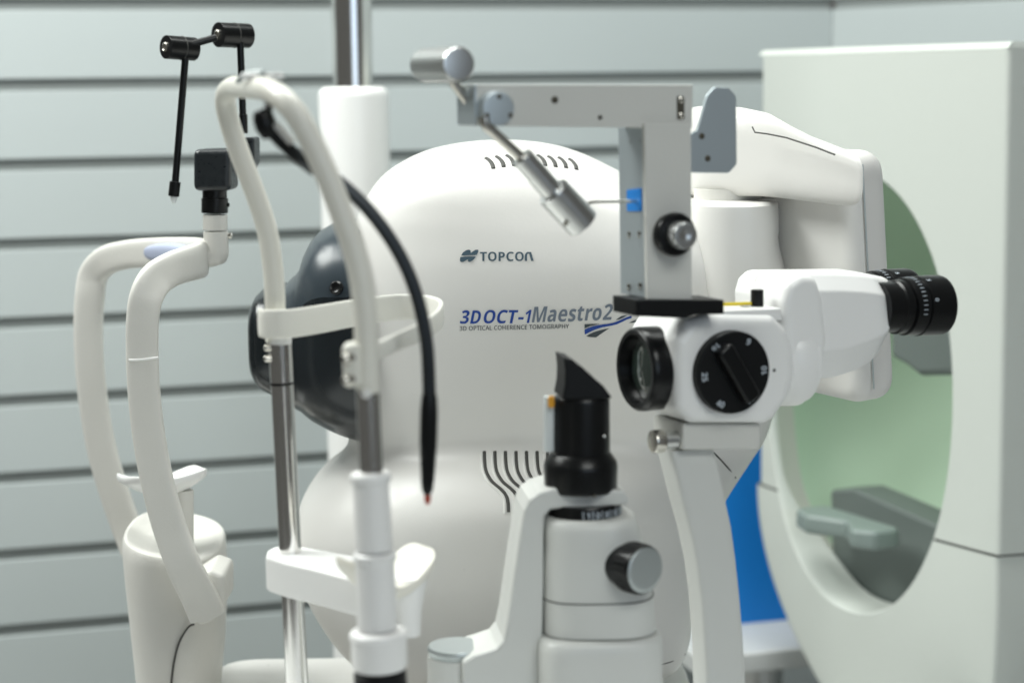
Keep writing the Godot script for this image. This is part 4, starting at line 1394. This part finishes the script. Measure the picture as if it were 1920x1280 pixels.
	part(t, "clamp_knob", cyl(mk0 - f.x * 0.018, mk0 - f.x * 0.027, 0.0085, 0.0016), M.nickel)
	# curved arm down to the base: level sections
	var rings := []
	var zz := 1.405
	for r in [[838, 1228, 1340, 0.022], [846, 1229, 1342, 0.024], [880, 1238, 1352, 0.024], [930, 1250, 1362, 0.024], [985, 1266, 1374, 0.025], [1045, 1279, 1382, 0.026], [1110, 1288, 1389, 0.027], [1180, 1293, 1395, 0.028], [1250, 1296, 1400, 0.028], [1400, 1298, 1404, 0.028]]:
		var a := W(r[1], r[0], zz)
		var b := W(r[2], r[0], zz)
		var c := (a + b) / 2
		var hx := (b.x - a.x) / 2
		# box section turned with the microscope
		var fx: Vector3 = f.x
		var fz: Vector3 = f.z
		rings.append(super_ring(c, fx * maxf(hx * 0.82, 0.012), fz * hx * 0.60, 7.0, 64))
	part(t, "support_arm", skin(rings), M.lampwhite, 35.0)

# ---------------------------------------------------------------- tonometer on the microscope
func tonometer() -> void:
	var f := frame(W(1255, 400, 1.352), MYAW, -0.01)
	var k := 1.352 / FPX
	var t := thing("tonometer", hit(f, 1255, 590), "aluminium and white tonometer with a crossbar and slanted weighted arm, mounted over the dial", "tonometer")
	# mounting plate
	var pf := shifted(f, 0.004)
	part(t, "mounting_plate", prism(pf, round_poly(outline(pf, [[1192, 563], [1357, 561], [1357, 588], [1300, 590], [1285, 597], [1192, 594]]), 0.0008, 3), -0.036, 0.0, 0.0012), M.softblack)
	# post: white front shell, aluminium side
	part(t, "post", prism(f, round_poly(outline(f, [[1210, 232], [1298, 232], [1297, 562], [1213, 562]]), 0.0008, 3), -0.004, 0.0, 0.0008), M.panel)
	var xl := loc(f, 1213, 400).x
	var xr := loc(f, 1295, 400).x
	var side := part(t, "post_core", prism(shifted(f, -0.004), round_poly(PackedVector2Array([Vector2(xl, loc(f, 1213, 561).y), Vector2(xr, loc(f, 1213, 561).y), Vector2(xr, loc(f, 1213, 240).y), Vector2(xl, loc(f, 1213, 240).y)]), 0.0008, 3), -0.037, -0.0002, 0.0006), M.alu)
	# things on the aluminium side: a frame on that face
	var sf := {"o": hit(f, 1213, 400), "x": f.z, "y": f.y, "z": -f.x}
	for q in [[1183, 265], [1202, 264], [1180, 438], [1199, 437], [1179, 536], [1200, 534]]:
		var p := hit(sf, q[0], q[1])
		var h := part(side, "screw", lathe(p - f.x * -0.002, -f.x, [[0, 0.0016], [0.0024, 0.0016], [0.0026, 0.0013], [0.0018, 0.0009]], 16), M.screw)
		if q[1] > 300:
			part(h, "screw_head", lathe(p - f.y * 0.0022 - f.x * 0.0002, -f.x, [[-0.001, 0.0013], [0.0006, 0.0011], [0.0009, 0.0003]], 14), M.nickel)
	part(side, "sticker", prism(sf, round_poly(outline(sf, [[1177, 356], [1204, 352], [1204, 396], [1177, 396]]), 0.001), -0.0005, 0.0007, 0.0002), M.sticker)
	# crossbar, a little behind the post's front
	var cf := shifted(f, -0.003)
	var bar := part(t, "crossbar", prism(cf, round_poly(outline(cf, [[892, 162], [1302, 158], [1300, 240], [892, 240]]), 0.0008, 3), -0.028, 0.0, 0.001), M.panel)
	part(bar, "end_plate", prism(cf, round_poly(outline(cf, [[891, 164], [895, 164], [895, 239], [891, 239]]), 0.0002, 2), -0.029, 0.001, 0.0002), M.alu)
	for q in [[1040, 187, 6.5], [1125, 220, 4.0], [1278, 187, 6.5], [1278, 217, 6.5]]:
		part(bar, "screw", lathe(hit(cf, q[0], q[1]), f.z, [[-0.002, q[2] * k], [0.0008, q[2] * k], [0.0012, q[2] * k * 0.7], [0.0004, q[2] * k * 0.4]], 20), M.nickel if q[0] > 1200 else M.screw)
	part(bar, "slot", prism(cf, round_poly(outline(cf, [[1271, 180], [1285, 180], [1285, 224], [1271, 224]]), 0.0012, 3), -0.001, 0.0003, 0.0001, 1), M.screw)
	# round boss on the bar and slanted probe arm
	var bo: Vector3 = hit(shifted(f, 0.008), 935, 204)
	var boss := part(t, "boss", lathe(bo - f.z * 0.012, f.z, [[0, 31 * k], [0.011, 31 * k], [0.0122, 30 * k], [0.0126, 28 * k]], 44), M.alu)
	for q in [[936, 181], [913, 216], [957, 216]]:
		part(boss, "screw", lathe(hit(shifted(f, 0.0086), q[0], q[1]), f.z, [[-0.001, 4.5 * k], [0.0004, 4.5 * k], [0.0006, 3.0 * k]], 16), M.screw)
	var pr := shifted(f, 0.006)
	var a: Vector3 = hit(pr, 915, 234)
	var b: Vector3 = hit(pr, 985, 302)
	part(t, "arm_rod", tube(smooth_path([hit(pr, 908, 218), hit(pr, 912, 236), hit(pr, 928, 250), b], 6), 9.5 * k, 18), M.nickel)
	var c: Vector3 = hit(pr, 978, 294)
	var d: Vector3 = hit(pr, 1048, 372)
	part(t, "arm_sleeve", cyl(c, d, 20.5 * k, 0.0008), M.satin)
	var e: Vector3 = hit(pr, 1036, 358)
	var g: Vector3 = hit(pr, 1094, 420)
	var wt := part(t, "arm_weight", cyl(e, g, 31.5 * k, 0.0012), M.satin)
	part(wt, "screw", cyl(hit(shifted(pr, 0.006), 1060, 420), hit(shifted(pr, 0.0085), 1062, 418), 4.0 * k, 0.0003), M.screw)
	a = Vector3.ZERO
	part(t, "wire", tube(smooth_path([hit(shifted(f, -0.01), 1090, 392), hit(shifted(f, -0.01), 1098, 384), hit(shifted(f, -0.012), 1112, 379), hit(shifted(f, -0.012), 1145, 378), hit(shifted(f, -0.014), 1200, 377)], 5), 0.0011, 10), M.nickel)
	# counterweight drum
	var fd: Vector3 = hit(f, 861, 120)
	part(t, "counterweight", lathe(fd, -f.z, [[0, 26 * k], [0.0004, 29 * k], [0.002, 31.5 * k], [0.058, 31.5 * k], [0.060, 30 * k], [0.0605, 26 * k]], 48), M.satin)
	part(t, "counterweight_rod", tube([hit(shifted(f, -0.02), 848, 152), hit(shifted(f, -0.02), 878, 192)], 9.0 * k, 16), M.nickel)
	# adjusting knob on the post
	var kc: Vector3 = hit(f, 1258, 438)
	var kb := part(t, "adjusting_knob", lathe(kc - f.z * 0.001, f.z, [[0, 38 * k], [0.005, 38 * k], [0.006, 41 * k], [0.009, 41 * k], [0.0105, 38 * k], [0.0108, 25 * k]], 56), M.black)
	part(kb, "knob_core", lathe(kc + f.z * 0.009, f.z, [[0, 25 * k], [0.011, 25 * k], [0.0122, 23 * k], [0.0126, 12 * k], [0.0116, 6 * k]], 44), M.satin)
	var ku: Vector3 = f.x
	for i in 36:
		var an := TAU * i / 36
		var r: Vector3 = (f.x * cos(an) + f.y * sin(an)) * 25 * k
		part(kb, "ridge", tube([kc + f.z * 0.0105 + r, kc + f.z * 0.020 + r], 0.0005, 5), M.satin)
	ku = Vector3.ZERO
	part(t, "rear_knob", lathe(kc - f.z * 0.043, -f.z, [[0, 0.0085], [0.004, 0.0092], [0.010, 0.0092], [0.011, 0.008]], 36), M.black)
	# side plate
	var sp := shifted(f, -0.018)
	var plate := part(t, "side_plate", prism(sp, round_poly(outline(sp, [[1290, 323], [1290, 252], [1308, 248], [1316, 222], [1328, 178], [1342, 162], [1368, 162], [1383, 178], [1383, 306], [1368, 323]]), 0.004, 5), -0.003, 0.0, 0.0006), M.alu)
	for q in [[1316, 255], [1327, 297]]:
		part(plate, "screw", lathe(hit(sp, q[0], q[1]), f.z, [[-0.001, 6.0 * k], [0.0005, 6.0 * k], [0.0008, 4.5 * k], [0.0002, 2.5 * k]], 18), M.screw)
